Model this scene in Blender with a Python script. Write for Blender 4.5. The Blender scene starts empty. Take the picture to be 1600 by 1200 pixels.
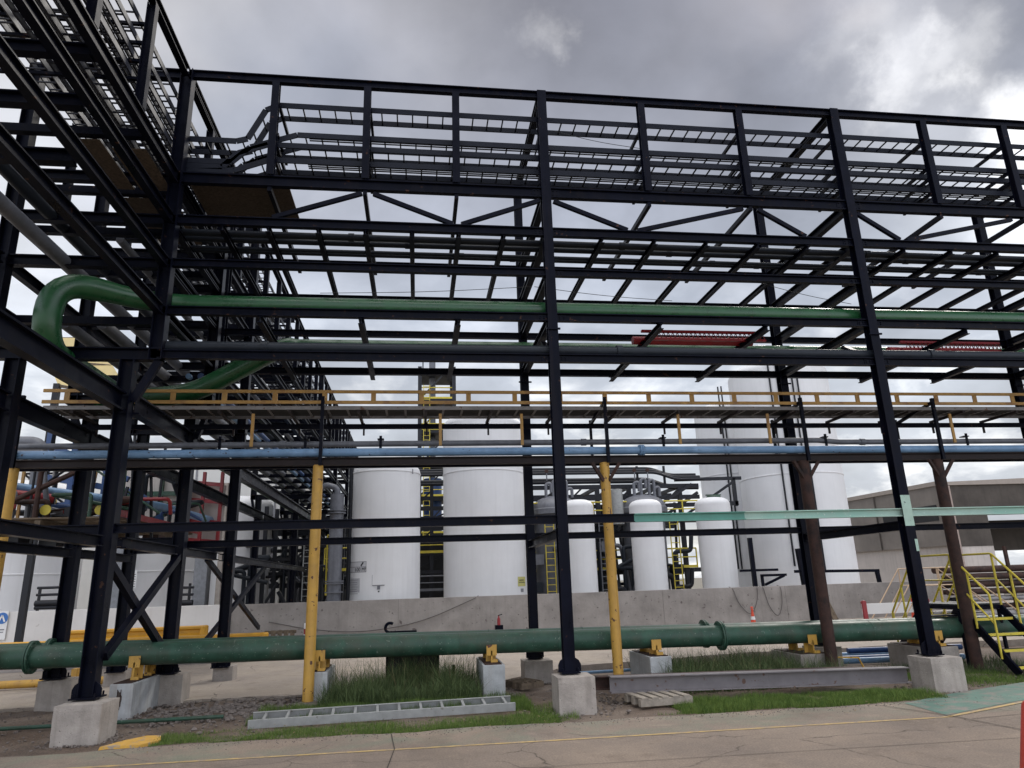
import bpy, math, random
from mathutils import Vector, Matrix, noise as mnoise
random.seed(7)
S = bpy.context.scene
COL = S.collection
V = Vector
PI = math.pi

# ------------------------------------------------------------------ camera
CAM_LOC = V((-2.2922, 0.0, 1.8566))
FPX, YAW, PITCH, ROLL = 1094.56, 0.1380, 0.2765, -0.0323
FW = V((math.sin(YAW)*math.cos(PITCH), math.cos(YAW)*math.cos(PITCH), math.sin(PITCH)))
_r0 = V((math.cos(YAW), -math.sin(YAW), 0)); _u0 = _r0.cross(FW)
RT = _r0*math.cos(ROLL) + _u0*math.sin(ROLL)
UP = RT.cross(FW)
cd = bpy.data.cameras.new('camera'); cam = bpy.data.objects.new('camera', cd); COL.objects.link(cam)
cd.sensor_fit = 'HORIZONTAL'; cd.sensor_width = 36.0; cd.lens = FPX/1600*36
cd.clip_start = 0.05; cd.clip_end = 2000
m = Matrix((RT, UP, -FW)).transposed().to_4x4(); m.translation = CAM_LOC
cam.matrix_world = m
S.camera = cam

def at(px, py, y=None, x=None, z=None):
    """survey helper: the point of the place seen at photo pixel (px,py) on a given plane"""
    r = FW + RT*((px-800)/FPX) - UP*((py-600)/FPX)
    if y is not None: t = (y-CAM_LOC.y)/r.y
    elif x is not None: t = (x-CAM_LOC.x)/r.x
    else: t = (z-CAM_LOC.z)/r.z
    return CAM_LOC + r*t

# ------------------------------------------------------------------ world and sun
SUN_AZ, SUN_EL = math.radians(7.9+34), math.radians(34)
SUN_DIR = V((math.sin(SUN_AZ)*math.cos(SUN_EL), math.cos(SUN_AZ)*math.cos(SUN_EL), math.sin(SUN_EL)))
W = bpy.data.worlds.new('World'); S.world = W; W.use_nodes = True
nt = W.node_tree; nt.nodes.clear()
def N(tree, typ, **kw):
    n = tree.nodes.new(typ)
    for k, v in kw.items():
        if k == 'inp':
            for i, val in v.items(): n.inputs[i].default_value = val
        else: setattr(n, k, v)
    return n
def ramp(tree, pts, interp='LINEAR'):
    n = tree.nodes.new('ShaderNodeValToRGB'); cr = n.color_ramp; cr.interpolation = interp
    while len(cr.elements) < len(pts): cr.elements.new(0.5)
    for e, (p, c) in zip(cr.elements, pts):
        e.position = p
        e.color = (c, c, c, 1) if not hasattr(c, '__len__') else (*c, 1)
    return n
L = nt.links.new
out = N(nt, 'ShaderNodeOutputWorld'); bg = N(nt, 'ShaderNodeBackground')
sky = N(nt, 'ShaderNodeTexSky'); sky.sky_type = 'NISHITA'; sky.sun_disc = False
sky.sun_elevation = SUN_EL; sky.sun_rotation = SUN_AZ
skyb = N(nt, 'ShaderNodeBackground', inp={1: 0.07}); L(sky.outputs[0], skyb.inputs[0])
tc = N(nt, 'ShaderNodeTexCoord')
sep = N(nt, 'ShaderNodeSeparateXYZ'); L(tc.outputs['Generated'], sep.inputs[0])
zc = N(nt, 'ShaderNodeMath', operation='MAXIMUM', inp={1: 0.0}); L(sep.outputs[2], zc.inputs[0])
za = N(nt, 'ShaderNodeMath', operation='ADD', inp={1: 0.42}); L(zc.outputs[0], za.inputs[0])
dv = N(nt, 'ShaderNodeVectorMath', operation='DIVIDE'); L(tc.outputs['Generated'], dv.inputs[0])
cz = N(nt, 'ShaderNodeCombineXYZ'); 
for i in range(3): L(za.outputs[0], cz.inputs[i])
L(cz.outputs[0], dv.inputs[1])
n1 = N(nt, 'ShaderNodeTexNoise', inp={'Scale': 2.3, 'Detail': 5.0, 'Roughness': 0.48, 'Distortion': 0.25}); L(dv.outputs[0], n1.inputs['Vector'])
n2 = N(nt, 'ShaderNodeTexNoise', inp={'Scale': 6.5, 'Detail': 7.0, 'Roughness': 0.55, 'Distortion': 0.2}); L(dv.outputs[0], n2.inputs['Vector'])
n3 = N(nt, 'ShaderNodeTexNoise', inp={'Scale': 2.1, 'Detail': 4.0, 'Roughness': 0.5}); L(dv.outputs[0], n3.inputs['Vector'])
# elevation: heavy grey cloud at mid height, brighter low down; unseen overhead part boosted to light ground and tanks
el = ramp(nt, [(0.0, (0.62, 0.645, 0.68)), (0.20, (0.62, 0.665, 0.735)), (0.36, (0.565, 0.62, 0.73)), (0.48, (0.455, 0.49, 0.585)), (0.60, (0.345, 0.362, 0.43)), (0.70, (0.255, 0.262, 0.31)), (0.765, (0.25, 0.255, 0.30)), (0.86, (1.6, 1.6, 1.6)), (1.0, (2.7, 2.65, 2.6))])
L(sep.outputs[2], el.inputs[0])
# cloud modulation
mr = N(nt, 'ShaderNodeMapRange', inp={1: 0.3, 2: 0.72, 3: 0.74, 4: 1.30}); L(n1.outputs[0], mr.inputs[0])
mr2 = N(nt, 'ShaderNodeMapRange', inp={1: 0.3, 2: 0.7, 3: 0.86, 4: 1.13}); L(n2.outputs[0], mr2.inputs[0])
mm = N(nt, 'ShaderNodeMath', operation='MULTIPLY'); L(mr.outputs[0], mm.inputs[0]); L(mr2.outputs[0], mm.inputs[1])
cloud = N(nt, 'ShaderNodeVectorMath', operation='SCALE'); L(el.outputs[0], cloud.inputs[0]); L(mm.outputs[0], cloud.inputs['Scale'])
# thin spots in the cloud deck where the light comes through, ragged at the edges
def skydir(az, elv): return V((math.sin(az)*math.cos(elv), math.cos(az)*math.cos(elv), math.sin(elv)))
prev = None
for px, py, wd, amp in ((1430, 95, 0.15, 0.24), (1360, 40, 0.08, 0.14), (1600, 205, 0.075, 1.0), (1660, 330, 0.12, 0.5), (850, 60, 0.045, 0.20), (880, 85, 0.03, 0.12), (1480, 130, 0.045, 0.45), (1375, 125, 0.05, 0.36), (1530, 60, 0.05, 0.2), (1450, 60, 0.04, 0.3), (535, 350, 0.3, 0.03), (-60, 60, 0.45, 0.36), (450, -60, 0.35, 0.12), (660, 60, 0.2, 0.05), (-100, 500, 0.4, 0.16), (1500, 300, 0.16, 0.20)):
    d_ = (FW + RT*((px-800)/FPX) - UP*((py-600)/FPX)).normalized()
    wv = N(nt, 'ShaderNodeVectorMath', operation='SCALE', inp={'Scale': 0.16}); nf = N(nt, 'ShaderNodeTexNoise', inp={'Scale': 9.0, 'Detail': 6.0, 'Roughness': 0.6}); L(tc.outputs['Generated'], nf.inputs['Vector'])
    sb = N(nt, 'ShaderNodeVectorMath', operation='SUBTRACT', inp={1: (0.5, 0.5, 0.5)}); L(nf.outputs['Color'], sb.inputs[0]); L(sb.outputs[0], wv.inputs[0])
    av = N(nt, 'ShaderNodeVectorMath', operation='ADD'); L(tc.outputs['Generated'], av.inputs[0]); L(wv.outputs[0], av.inputs[1])
    ds = N(nt, 'ShaderNodeVectorMath', operation='DISTANCE', inp={1: d_}); L(av.outputs[0], ds.inputs[0])
    q1 = N(nt, 'ShaderNodeMapRange', inp={1: wd, 2: 0.0, 3: 0.0, 4: amp}); q1.interpolation_type = 'SMOOTHSTEP'; L(ds.outputs['Value'], q1.inputs[0])
    if prev is None: prev = q1.outputs[0]
    else:
        ad_ = N(nt, 'ShaderNodeMath', operation='ADD'); L(prev, ad_.inputs[0]); L(q1.outputs[0], ad_.inputs[1]); prev = ad_.outputs[0]
gc = N(nt, 'ShaderNodeVectorMath', operation='SCALE', inp={0: (1.0, 0.98, 0.93)}); L(prev, gc.inputs['Scale'])
# warm bright cloud edges low on the sun's side
lowm = ramp(nt, [(0.0, 0.8), (0.2, 1.0), (0.34, 0.25), (0.45, 0.0)]); L(sep.outputs[2], lowm.inputs[0])
w1 = N(nt, 'ShaderNodeMapRange', inp={1: 0.49, 2: 0.66, 3: 0.0, 4: 0.42}); L(n2.outputs[0], w1.inputs[0])
w2 = N(nt, 'ShaderNodeMath', operation='MULTIPLY'); L(lowm.outputs[0], w2.inputs[0]); L(w1.outputs[0], w2.inputs[1])
wc = N(nt, 'ShaderNodeVectorMath', operation='SCALE', inp={0: (1.0, 0.93, 0.78)}); L(w2.outputs[0], wc.inputs['Scale'])
a1 = N(nt, 'ShaderNodeVectorMath', operation='ADD'); L(cloud.outputs[0], a1.inputs[0]); L(gc.outputs[0], a1.inputs[1])
a2 = N(nt, 'ShaderNodeVectorMath', operation='ADD'); L(a1.outputs[0], a2.inputs[0]); L(wc.outputs[0], a2.inputs[1])
# unseen sky behind the camera, brightened to light tank fronts and ground
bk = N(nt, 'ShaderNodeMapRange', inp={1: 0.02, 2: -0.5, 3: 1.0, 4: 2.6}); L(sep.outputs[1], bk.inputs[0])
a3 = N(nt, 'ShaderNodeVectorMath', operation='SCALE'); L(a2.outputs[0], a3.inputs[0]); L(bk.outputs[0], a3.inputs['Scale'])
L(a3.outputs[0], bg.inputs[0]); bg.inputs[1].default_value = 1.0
# gaps of clear sky between the clouds
gap = ramp(nt, [(0.56, 0.0), (0.70, 0.35)]); L(n3.outputs[0], gap.inputs[0])
mix = N(nt, 'ShaderNodeMixShader'); L(gap.outputs[0], mix.inputs[0]); L(bg.outputs[0], mix.inputs[1]); L(skyb.outputs[0], mix.inputs[2])
L(mix.outputs[0], out.inputs[0])

sl = bpy.data.lights.new('sun', 'SUN'); sl.energy = 1.2; sl.angle = math.radians(14); sl.color = (1, 0.95, 0.88)
so = bpy.data.objects.new('sun', sl); COL.objects.link(so)
so.rotation_euler = (-SUN_DIR).to_track_quat('-Z', 'Y').to_euler()
S.view_settings.view_transform = 'Standard'; S.view_settings.look = 'None'
S.view_settings.exposure = 0.0; S.view_settings.gamma = 1.0
S.view_settings.use_curve_mapping = False
S.render.engine = 'CYCLES'
S.cycles.max_bounces = 5; S.cycles.diffuse_bounces = 3; S.cycles.glossy_bounces = 2

# ------------------------------------------------------------------ materials
def mat(name, col, rough=0.6, metal=0.0, spec=0.5, var=0.15, vscale=3.0, spots=None, bump=0.0, bscale=30.0, streak=None, worn=None):
    """var: brightness variation; spots=(colour, scale, threshold); streak=(colour, amount): vertical stains; worn=(colour, scale, lo, hi)"""
    M = bpy.data.materials.new(name); M.use_nodes = True; t = M.node_tree; b = t.nodes['Principled BSDF']
    b.inputs['Roughness'].default_value = rough; b.inputs['Metallic'].default_value = metal
    b.inputs['Specular IOR Level'].default_value = spec
    tcn = N(t, 'ShaderNodeTexCoord'); geo = N(t, 'ShaderNodeNewGeometry')
    pos = geo.outputs['Position']
    nz = N(t, 'ShaderNodeTexNoise', inp={'Scale': vscale, 'Detail': 8.0, 'Roughness': 0.62}); t.links.new(pos, nz.inputs['Vector'])
    mp = N(t, 'ShaderNodeMapRange', inp={1: 0.3, 2: 0.7, 3: 1-var, 4: 1+var}); t.links.new(nz.outputs[0], mp.inputs[0])
    sc = N(t, 'ShaderNodeVectorMath', operation='SCALE', inp={0: col}); t.links.new(mp.outputs[0], sc.inputs['Scale'])
    cur = sc.outputs[0]
    def mixc(fac, c):
        nonlocal cur
        mx = N(t, 'ShaderNodeMix', data_type='RGBA'); t.links.new(fac, mx.inputs[0]); t.links.new(cur, mx.inputs[6]); mx.inputs[7].default_value = (*c, 1)
        cur = mx.outputs[2]
    if worn:
        c, s, lo, hi = worn
        nn = N(t, 'ShaderNodeTexNoise', inp={'Scale': s, 'Detail': 10.0, 'Roughness': 0.7}); t.links.new(pos, nn.inputs['Vector'])
        rr = ramp(t, [(lo, 0.0), (hi, 1.0)]); t.links.new(nn.outputs[0], rr.inputs[0]); mixc(rr.outputs[0], c)
    if streak:
        c, amt = streak
        mpg = N(t, 'ShaderNodeMapping'); mpg.inputs['Scale'].default_value = (7, 7, 0.35); t.links.new(pos, mpg.inputs[0])
        nn = N(t, 'ShaderNodeTexNoise', inp={'Scale': 1.0, 'Detail': 6.0, 'Roughness': 0.6}); t.links.new(mpg.outputs[0], nn.inputs['Vector'])
        rr = ramp(t, [(0.50, 0.0), (0.74, amt)]); t.links.new(nn.outputs[0], rr.inputs[0]); mixc(rr.outputs[0], c)
    if spots:
        c, s, th = spots
        nn = N(t, 'ShaderNodeTexNoise', inp={'Scale': s, 'Detail': 3.0, 'Roughness': 0.6}); t.links.new(pos, nn.inputs['Vector'])
        rr = ramp(t, [(th, 0.0), (th+0.03, 1.0)]); t.links.new(nn.outputs[0], rr.inputs[0]); mixc(rr.outputs[0], c)
    t.links.new(cur, b.inputs['Base Color'])
    if bump:
        nb = N(t, 'ShaderNodeTexNoise', inp={'Scale': bscale, 'Detail': 6.0, 'Roughness': 0.65}); t.links.new(pos, nb.inputs['Vector'])
        bp = N(t, 'ShaderNodeBump', inp={'Strength': bump, 'Distance': 0.02}); t.links.new(nb.outputs[0], bp.inputs['Height']); t.links.new(bp.outputs[0], b.inputs['Normal'])
    rv = N(t, 'ShaderNodeMapRange', inp={1: 0.3, 2: 0.7, 3: max(0.05, rough-0.1), 4: min(1, rough+0.12)}); t.links.new(nz.outputs[0], rv.inputs[0]); t.links.new(rv.outputs[0], b.inputs['Roughness'])
    return M
STEEL = mat('black_painted_steel', (0.0038, 0.0046, 0.0105), 0.34, spec=0.06, var=0.35, vscale=2.5, spots=((0.055, 0.028, 0.020), 7.0, 0.675), streak=((0.014, 0.012, 0.015), 0.5))
STEEL2 = mat('far_dark_steel', (0.014, 0.015, 0.02), 0.5, spec=0.3, var=0.3, vscale=1.5)
RUST = mat('rusty_brown_steel', (0.050, 0.027, 0.022), 0.75, spec=0.25, var=0.4, vscale=6, worn=((0.02, 0.015, 0.015), 4, 0.5, 0.65), bump=0.3)
BROWNST = mat('dark_brown_steel', (0.022, 0.016, 0.016), 0.6, spec=0.2, var=0.4, vscale=5)
MINT = mat('mint_primer', (0.31, 0.43, 0.37), 0.6, var=0.15, vscale=2.5, worn=((0.25, 0.42, 0.35), 1.2, 0.46, 0.6), spots=((0.5, 0.55, 0.5), 20, 0.66))
TEAL = mat('teal_primer', (0.085, 0.25, 0.20), 0.6, var=0.2, vscale=2.5)
MINTB = mat('pale_primer', (0.32, 0.44, 0.37), 0.7, var=0.15, vscale=5, spots=((0.10, 0.12, 0.12), 16, 0.66))
GREEN = mat('green_pipe_paint', (0.028, 0.075, 0.050), 0.46, spec=0.35, var=0.35, vscale=3.5, spots=((0.17, 0.21, 0.17), 26, 0.66), worn=((0.050, 0.070, 0.048), 1.6, 0.48, 0.66), streak=((0.02, 0.035, 0.025), 0.5), bump=0.08, bscale=60)
GREENU = mat('bright_green_pipe_paint', (0.012, 0.072, 0.024), 0.3, var=0.25, vscale=4)
GREENG = mat('pale_green_pipe_paint', (0.10, 0.19, 0.135), 0.45, var=0.2, vscale=4)
GREYP = mat('dark_grey_pipe_paint', (0.016, 0.020, 0.027), 0.45, spec=0.2, var=0.2, vscale=4)
GREYM = mat('mid_grey_pipe_paint', (0.13, 0.135, 0.155), 0.5, var=0.2, vscale=5, streak=((0.06, 0.06, 0.07), 0.5))
BLUE = mat('light_blue_pipe_paint', (0.135, 0.245, 0.40), 0.42, var=0.15, vscale=4, spots=((0.04, 0.03, 0.03), 14, 0.665), worn=((0.19, 0.32, 0.50), 1.6, 0.5, 0.62))
BLUED = mat('deep_blue_paint', (0.02, 0.06, 0.18), 0.45, var=0.2)
OCHRE = mat('ochre_rail_paint', (0.40, 0.225, 0.06), 0.55, var=0.2, vscale=5, worn=((0.22, 0.10, 0.04), 3.0, 0.52, 0.68))
YPOST = mat('yellow_post_paint', (0.50, 0.285, 0.05), 0.5, var=0.15, vscale=5, spots=((0.09, 0.035, 0.02), 9, 0.64), streak=((0.33, 0.17, 0.05), 0.6))
YEL = mat('safety_yellow_paint', (0.56, 0.45, 0.045), 0.5, var=0.15, vscale=4, spots=((0.2, 0.1, 0.04), 18, 0.66))
YELG = mat('guardrail_yellow_paint', (0.60, 0.30, 0.02), 0.45, var=0.12, vscale=3)
RED = mat('red_paint', (0.24, 0.014, 0.018), 0.45, var=0.2, vscale=5)
REDO = mat('orange_red_plastic', (0.62, 0.07, 0.03), 0.5, var=0.1)
WHITE = mat('white_tank_coating', (0.69, 0.69, 0.70), 0.5, var=0.05, vscale=0.8, streak=((0.45, 0.44, 0.43), 0.16))
WHITEB = mat('white_painted_wall', (0.66, 0.64, 0.62), 0.7, var=0.06, vscale=1.2, spots=((0.25, 0.21, 0.18), 1.3, 0.715), streak=((0.50, 0.47, 0.44), 0.3), bump=0.15)
CREAM = mat('cream_cladding', (0.60, 0.55, 0.44), 0.6, var=0.06, vscale=1.0)
PAPER = mat('white_sign_plate', (0.72, 0.72, 0.72), 0.5, var=0.03)
LGREY = mat('faded_print_grey', (0.20, 0.20, 0.215), 0.6, var=0.05)
INK = mat('dark_print', (0.03, 0.03, 0.035), 0.6, var=0.02)
SIGNY = mat('yellow_sign_plate', (0.48, 0.45, 0.16), 0.5, var=0.06)
SIGNB = mat('blue_sign_disc', (0.03, 0.14, 0.42), 0.5, var=0.05)
CONC = mat('cast_concrete', (0.34, 0.305, 0.275), 0.9, spec=0.2, var=0.22, vscale=4, streak=((0.20, 0.175, 0.155), 0.55), spots=((0.15, 0.13, 0.12), 34, 0.68), bump=0.5, bscale=40)
CONCW = mat('whitewashed_concrete', (0.40, 0.41, 0.415), 0.85, spec=0.2, var=0.18, vscale=5, streak=((0.28, 0.25, 0.22), 0.6), bump=0.35)
WALLM = mat('containment_wall_concrete', (0.285, 0.262, 0.245), 0.9, spec=0.2, var=0.22, vscale=1.3, streak=((0.18, 0.165, 0.155), 0.3), spots=((0.13, 0.11, 0.105), 5.0, 0.665), bump=0.4, bscale=12)
BLDG = mat('shaded_brown_render', (0.080, 0.070, 0.062), 0.9, spec=0.2, var=0.35, vscale=0.6, streak=((0.045, 0.04, 0.037), 0.4))  # render darkened for the front wall, whose shade is put into the colour
BLDGL = mat('building_lower_render', (0.46, 0.42, 0.39), 0.9, var=0.12, vscale=0.7, streak=((0.28, 0.25, 0.23), 0.5))
OSB = mat('particle_board', (0.105, 0.08, 0.058), 0.85, spec=0.2, var=0.4, vscale=22, bump=0.3)
PLANK = mat('weathered_planks', (0.13, 0.10, 0.072), 0.9, spec=0.2, var=0.45, vscale=7, bump=0.5)
PALE = mat('pale_sawn_wood', (0.28, 0.245, 0.205), 0.85, spec=0.2, var=0.25, vscale=12, bump=0.3)
ALU = mat('weathered_galvanised', (0.31, 0.315, 0.31), 0.5, metal=0.25, var=0.15, vscale=8, spots=((0.20, 0.19, 0.17), 12, 0.67))
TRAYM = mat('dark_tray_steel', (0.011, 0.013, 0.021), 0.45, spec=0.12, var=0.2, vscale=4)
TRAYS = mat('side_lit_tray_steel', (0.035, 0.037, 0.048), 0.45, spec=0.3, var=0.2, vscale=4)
TRAYL = mat('pale_tray_steel', (0.22, 0.21, 0.21), 0.5, var=0.25, vscale=5, spots=((0.12, 0.06, 0.04), 8, 0.64))
GREYB = mat('grey_scrap_steel', (0.155, 0.14, 0.145), 0.65, var=0.2, vscale=5, spots=((0.10, 0.055, 0.04), 6, 0.64))
RUBBER = mat('black_hose', (0.015, 0.015, 0.016), 0.6, var=0.1)
HOSE = mat('weathered_cable', (0.10, 0.09, 0.085), 0.8, var=0.1)
GLASS = mat('dark_opening', (0.012, 0.012, 0.014), 0.7, var=0.1)
STONE = mat('rubble_stone', (0.17, 0.145, 0.13), 0.95, spec=0.15, var=0.35, vscale=18, bump=0.6)
YKERB = mat('chipped_yellow_kerb', (0.58, 0.33, 0.06), 0.8, var=0.15, vscale=9, worn=((0.30, 0.26, 0.22), 7, 0.53, 0.6), bump=0.4)

def grass_mat(name, c1, c2):
    M = bpy.data.materials.new(name); M.use_nodes = True; t = M.node_tree; b = t.nodes['Principled BSDF']
    b.inputs['Roughness'].default_value = 0.6; b.inputs['Specular IOR Level'].default_value = 0.25
    geo = N(t, 'ShaderNodeNewGeometry')
    nz = N(t, 'ShaderNodeTexNoise', inp={'Scale': 7.0, 'Detail': 6.0, 'Roughness': 0.7}); t.links.new(geo.outputs['Position'], nz.inputs['Vector'])
    rd = N(t, 'ShaderNodeMath', operation='MULTIPLY', inp={1: 0.35}); t.links.new(geo.outputs['Random Per Island'], rd.inputs[0])
    ad = N(t, 'ShaderNodeMath', operation='ADD'); t.links.new(nz.outputs[0], ad.inputs[0]); t.links.new(rd.outputs[0], ad.inputs[1])
    rr = ramp(t, [(0.42, c1), (0.85, c2)]); t.links.new(ad.outputs[0], rr.inputs[0]); t.links.new(rr.outputs[0], b.inputs['Base Color'])
    b.inputs['Subsurface Weight'].default_value = 0.0
    return M
GRASS = grass_mat('short_grass', (0.034, 0.080, 0.014), (0.15, 0.215, 0.045))
WEED = grass_mat('tall_weeds', (0.016, 0.040, 0.013), (0.12, 0.16, 0.06))

def ground_mat(name, base, alt, green=False, cracks=False, grit=0.3, dirtcol=(0.10, 0.07, 0.05)):
    M = bpy.data.materials.new(name); M.use_nodes = True; t = M.node_tree; b = t.nodes['Principled BSDF']
    b.inputs['Roughness'].default_value = 0.85; b.inputs['Specular IOR Level'].default_value = 0.25
    geo = N(t, 'ShaderNodeNewGeometry'); pos = geo.outputs['Position']
    def nz(s, d=8, r=0.6, dist=0.0):
        n = N(t, 'ShaderNodeTexNoise', inp={'Scale': s, 'Detail': float(d), 'Roughness': r, 'Distortion': dist}); t.links.new(pos, n.inputs['Vector']); return n.outputs[0]
    def mixc(a, bcol, fac):
        mx = N(t, 'ShaderNodeMix', data_type='RGBA'); t.links.new(fac, mx.inputs[0])
        for i, c in ((6, a), (7, bcol)):
            if hasattr(c, '__len__'): mx.inputs[i].default_value = (*c, 1)
            else: t.links.new(c, mx.inputs[i])
        return mx.outputs[2]
    def rmp(src, lo, hi, a=0.0, c=1.0):
        r = ramp(t, [(lo, a), (hi, c)]); t.links.new(src, r.inputs[0]); return r.outputs[0]
    cur = mixc(base, alt, rmp(nz(0.7, 8, 0.62, 0.4), 0.36, 0.66))
    cur = mixc(cur, dirtcol, rmp(nz(1.9, 9, 0.7), 0.54, 0.74, 0, 0.45))
    cur = mixc(cur, tuple(min(1, c*1.5) for c in base), rmp(nz(2.7, 8, 0.72, 0.6), 0.58, 0.72, 0, 0.45))
    if green:
        sp = N(t, 'ShaderNodeSeparateXYZ'); t.links.new(pos, sp.inputs[0])
        a = N(t, 'ShaderNodeMapRange', inp={1: 9.25, 2: 9.32, 3: 0.0, 4: 1.0}); t.links.new(sp.outputs[1], a.inputs[0])
        gn = rmp(nz(0.9, 9, 0.75, 0.5), 0.44, 0.62, 0, 0.42)
        mu = N(t, 'ShaderNodeMath', operation='MULTIPLY'); t.links.new(a.outputs[0], mu.inputs[0]); t.links.new(gn, mu.inputs[1])
        cur = mixc(cur, (0.13, 0.19, 0.135), mu.outputs[0])
    cur = mixc(cur, tuple(c*0.55 for c in base), rmp(nz(0.33, 7, 0.7, 1.2), 0.53, 0.72, 0, 0.5))
    cur = mixc(cur, tuple(min(1, c*1.35) for c in base), rmp(nz(5.5, 9, 0.8), 0.54, 0.7, 0, 0.4))
    fine = N(t, 'ShaderNodeMapRange', inp={1: 0.3, 2: 0.7, 3: 1-grit, 4: 1+grit}); t.links.new(nz(45, 4, 0.7), fine.inputs[0])
    sc = N(t, 'ShaderNodeVectorMath', operation='SCALE'); t.links.new(cur, sc.inputs[0]); t.links.new(fine.outputs[0], sc.inputs['Scale'])
    cur = sc.outputs[0]
    if cracks:
        pw = N(t, 'ShaderNodeVectorMath', operation='ADD'); t.links.new(pos, pw.inputs[0])
        nn = N(t, 'ShaderNodeTexNoise', inp={'Scale': 2.2, 'Detail': 5.0}); t.links.new(pos, nn.inputs['Vector'])
        s2 = N(t, 'ShaderNodeVectorMath', operation='SCALE', inp={'Scale': 0.35}); t.links.new(nn.outputs['Color'], s2.inputs[0]); t.links.new(s2.outputs[0], pw.inputs[1])
        vo = N(t, 'ShaderNodeTexVoronoi', feature='DISTANCE_TO_EDGE', inp={'Scale': 0.42}); t.links.new(pw.outputs[0], vo.inputs['Vector'])
        cr = ramp(t, [(0.0, 1.0), (0.0045, 0.0)]); t.links.new(vo.outputs['Distance'], cr.inputs[0])
        cm = N(t, 'ShaderNodeMath', operation='MULTIPLY'); t.links.new(cr.outputs[0], cm.inputs[0]); t.links.new(rmp(nz(0.8, 3), 0.42, 0.52), cm.inputs[1])
        cur = mixc(cur, (0.07, 0.055, 0.045), cm.outputs[0])
    t.links.new(cur, b.inputs['Base Color'])
    bp = N(t, 'ShaderNodeBump', inp={'Strength': 0.35, 'Distance': 0.02}); t.links.new(nz(30, 8, 0.7), bp.inputs['Height']); t.links.new(bp.outputs[0], b.inputs['Normal'])
    return M
ROADM = ground_mat('worn_concrete_road', (0.262, 0.206, 0.162), (0.190, 0.153, 0.127), green=True, cracks=True, grit=0.26)
YARDM = ground_mat('pale_yard_concrete', (0.37, 0.315, 0.26), (0.29, 0.25, 0.22), cracks=True, grit=0.14)
DIRTM = ground_mat('stony_dirt', (0.105, 0.074, 0.055), (0.17, 0.135, 0.11), grit=0.5, dirtcol=(0.06, 0.04, 0.03))
BASEM = ground_mat('distant_ground', (0.20, 0.18, 0.15), (0.15, 0.14, 0.11), grit=0.3)
GPATCH = mat('worn_green_walkway_paint', (0.10, 0.175, 0.14), 0.85, var=0.25, vscale=3, worn=((0.20, 0.18, 0.155), 4, 0.48, 0.62), bump=0.2)
YLINE = mat('worn_yellow_line_paint', (0.46, 0.32, 0.13), 0.85, var=0.2, vscale=9, worn=((0.25, 0.20, 0.16), 6, 0.46, 0.62))

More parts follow.
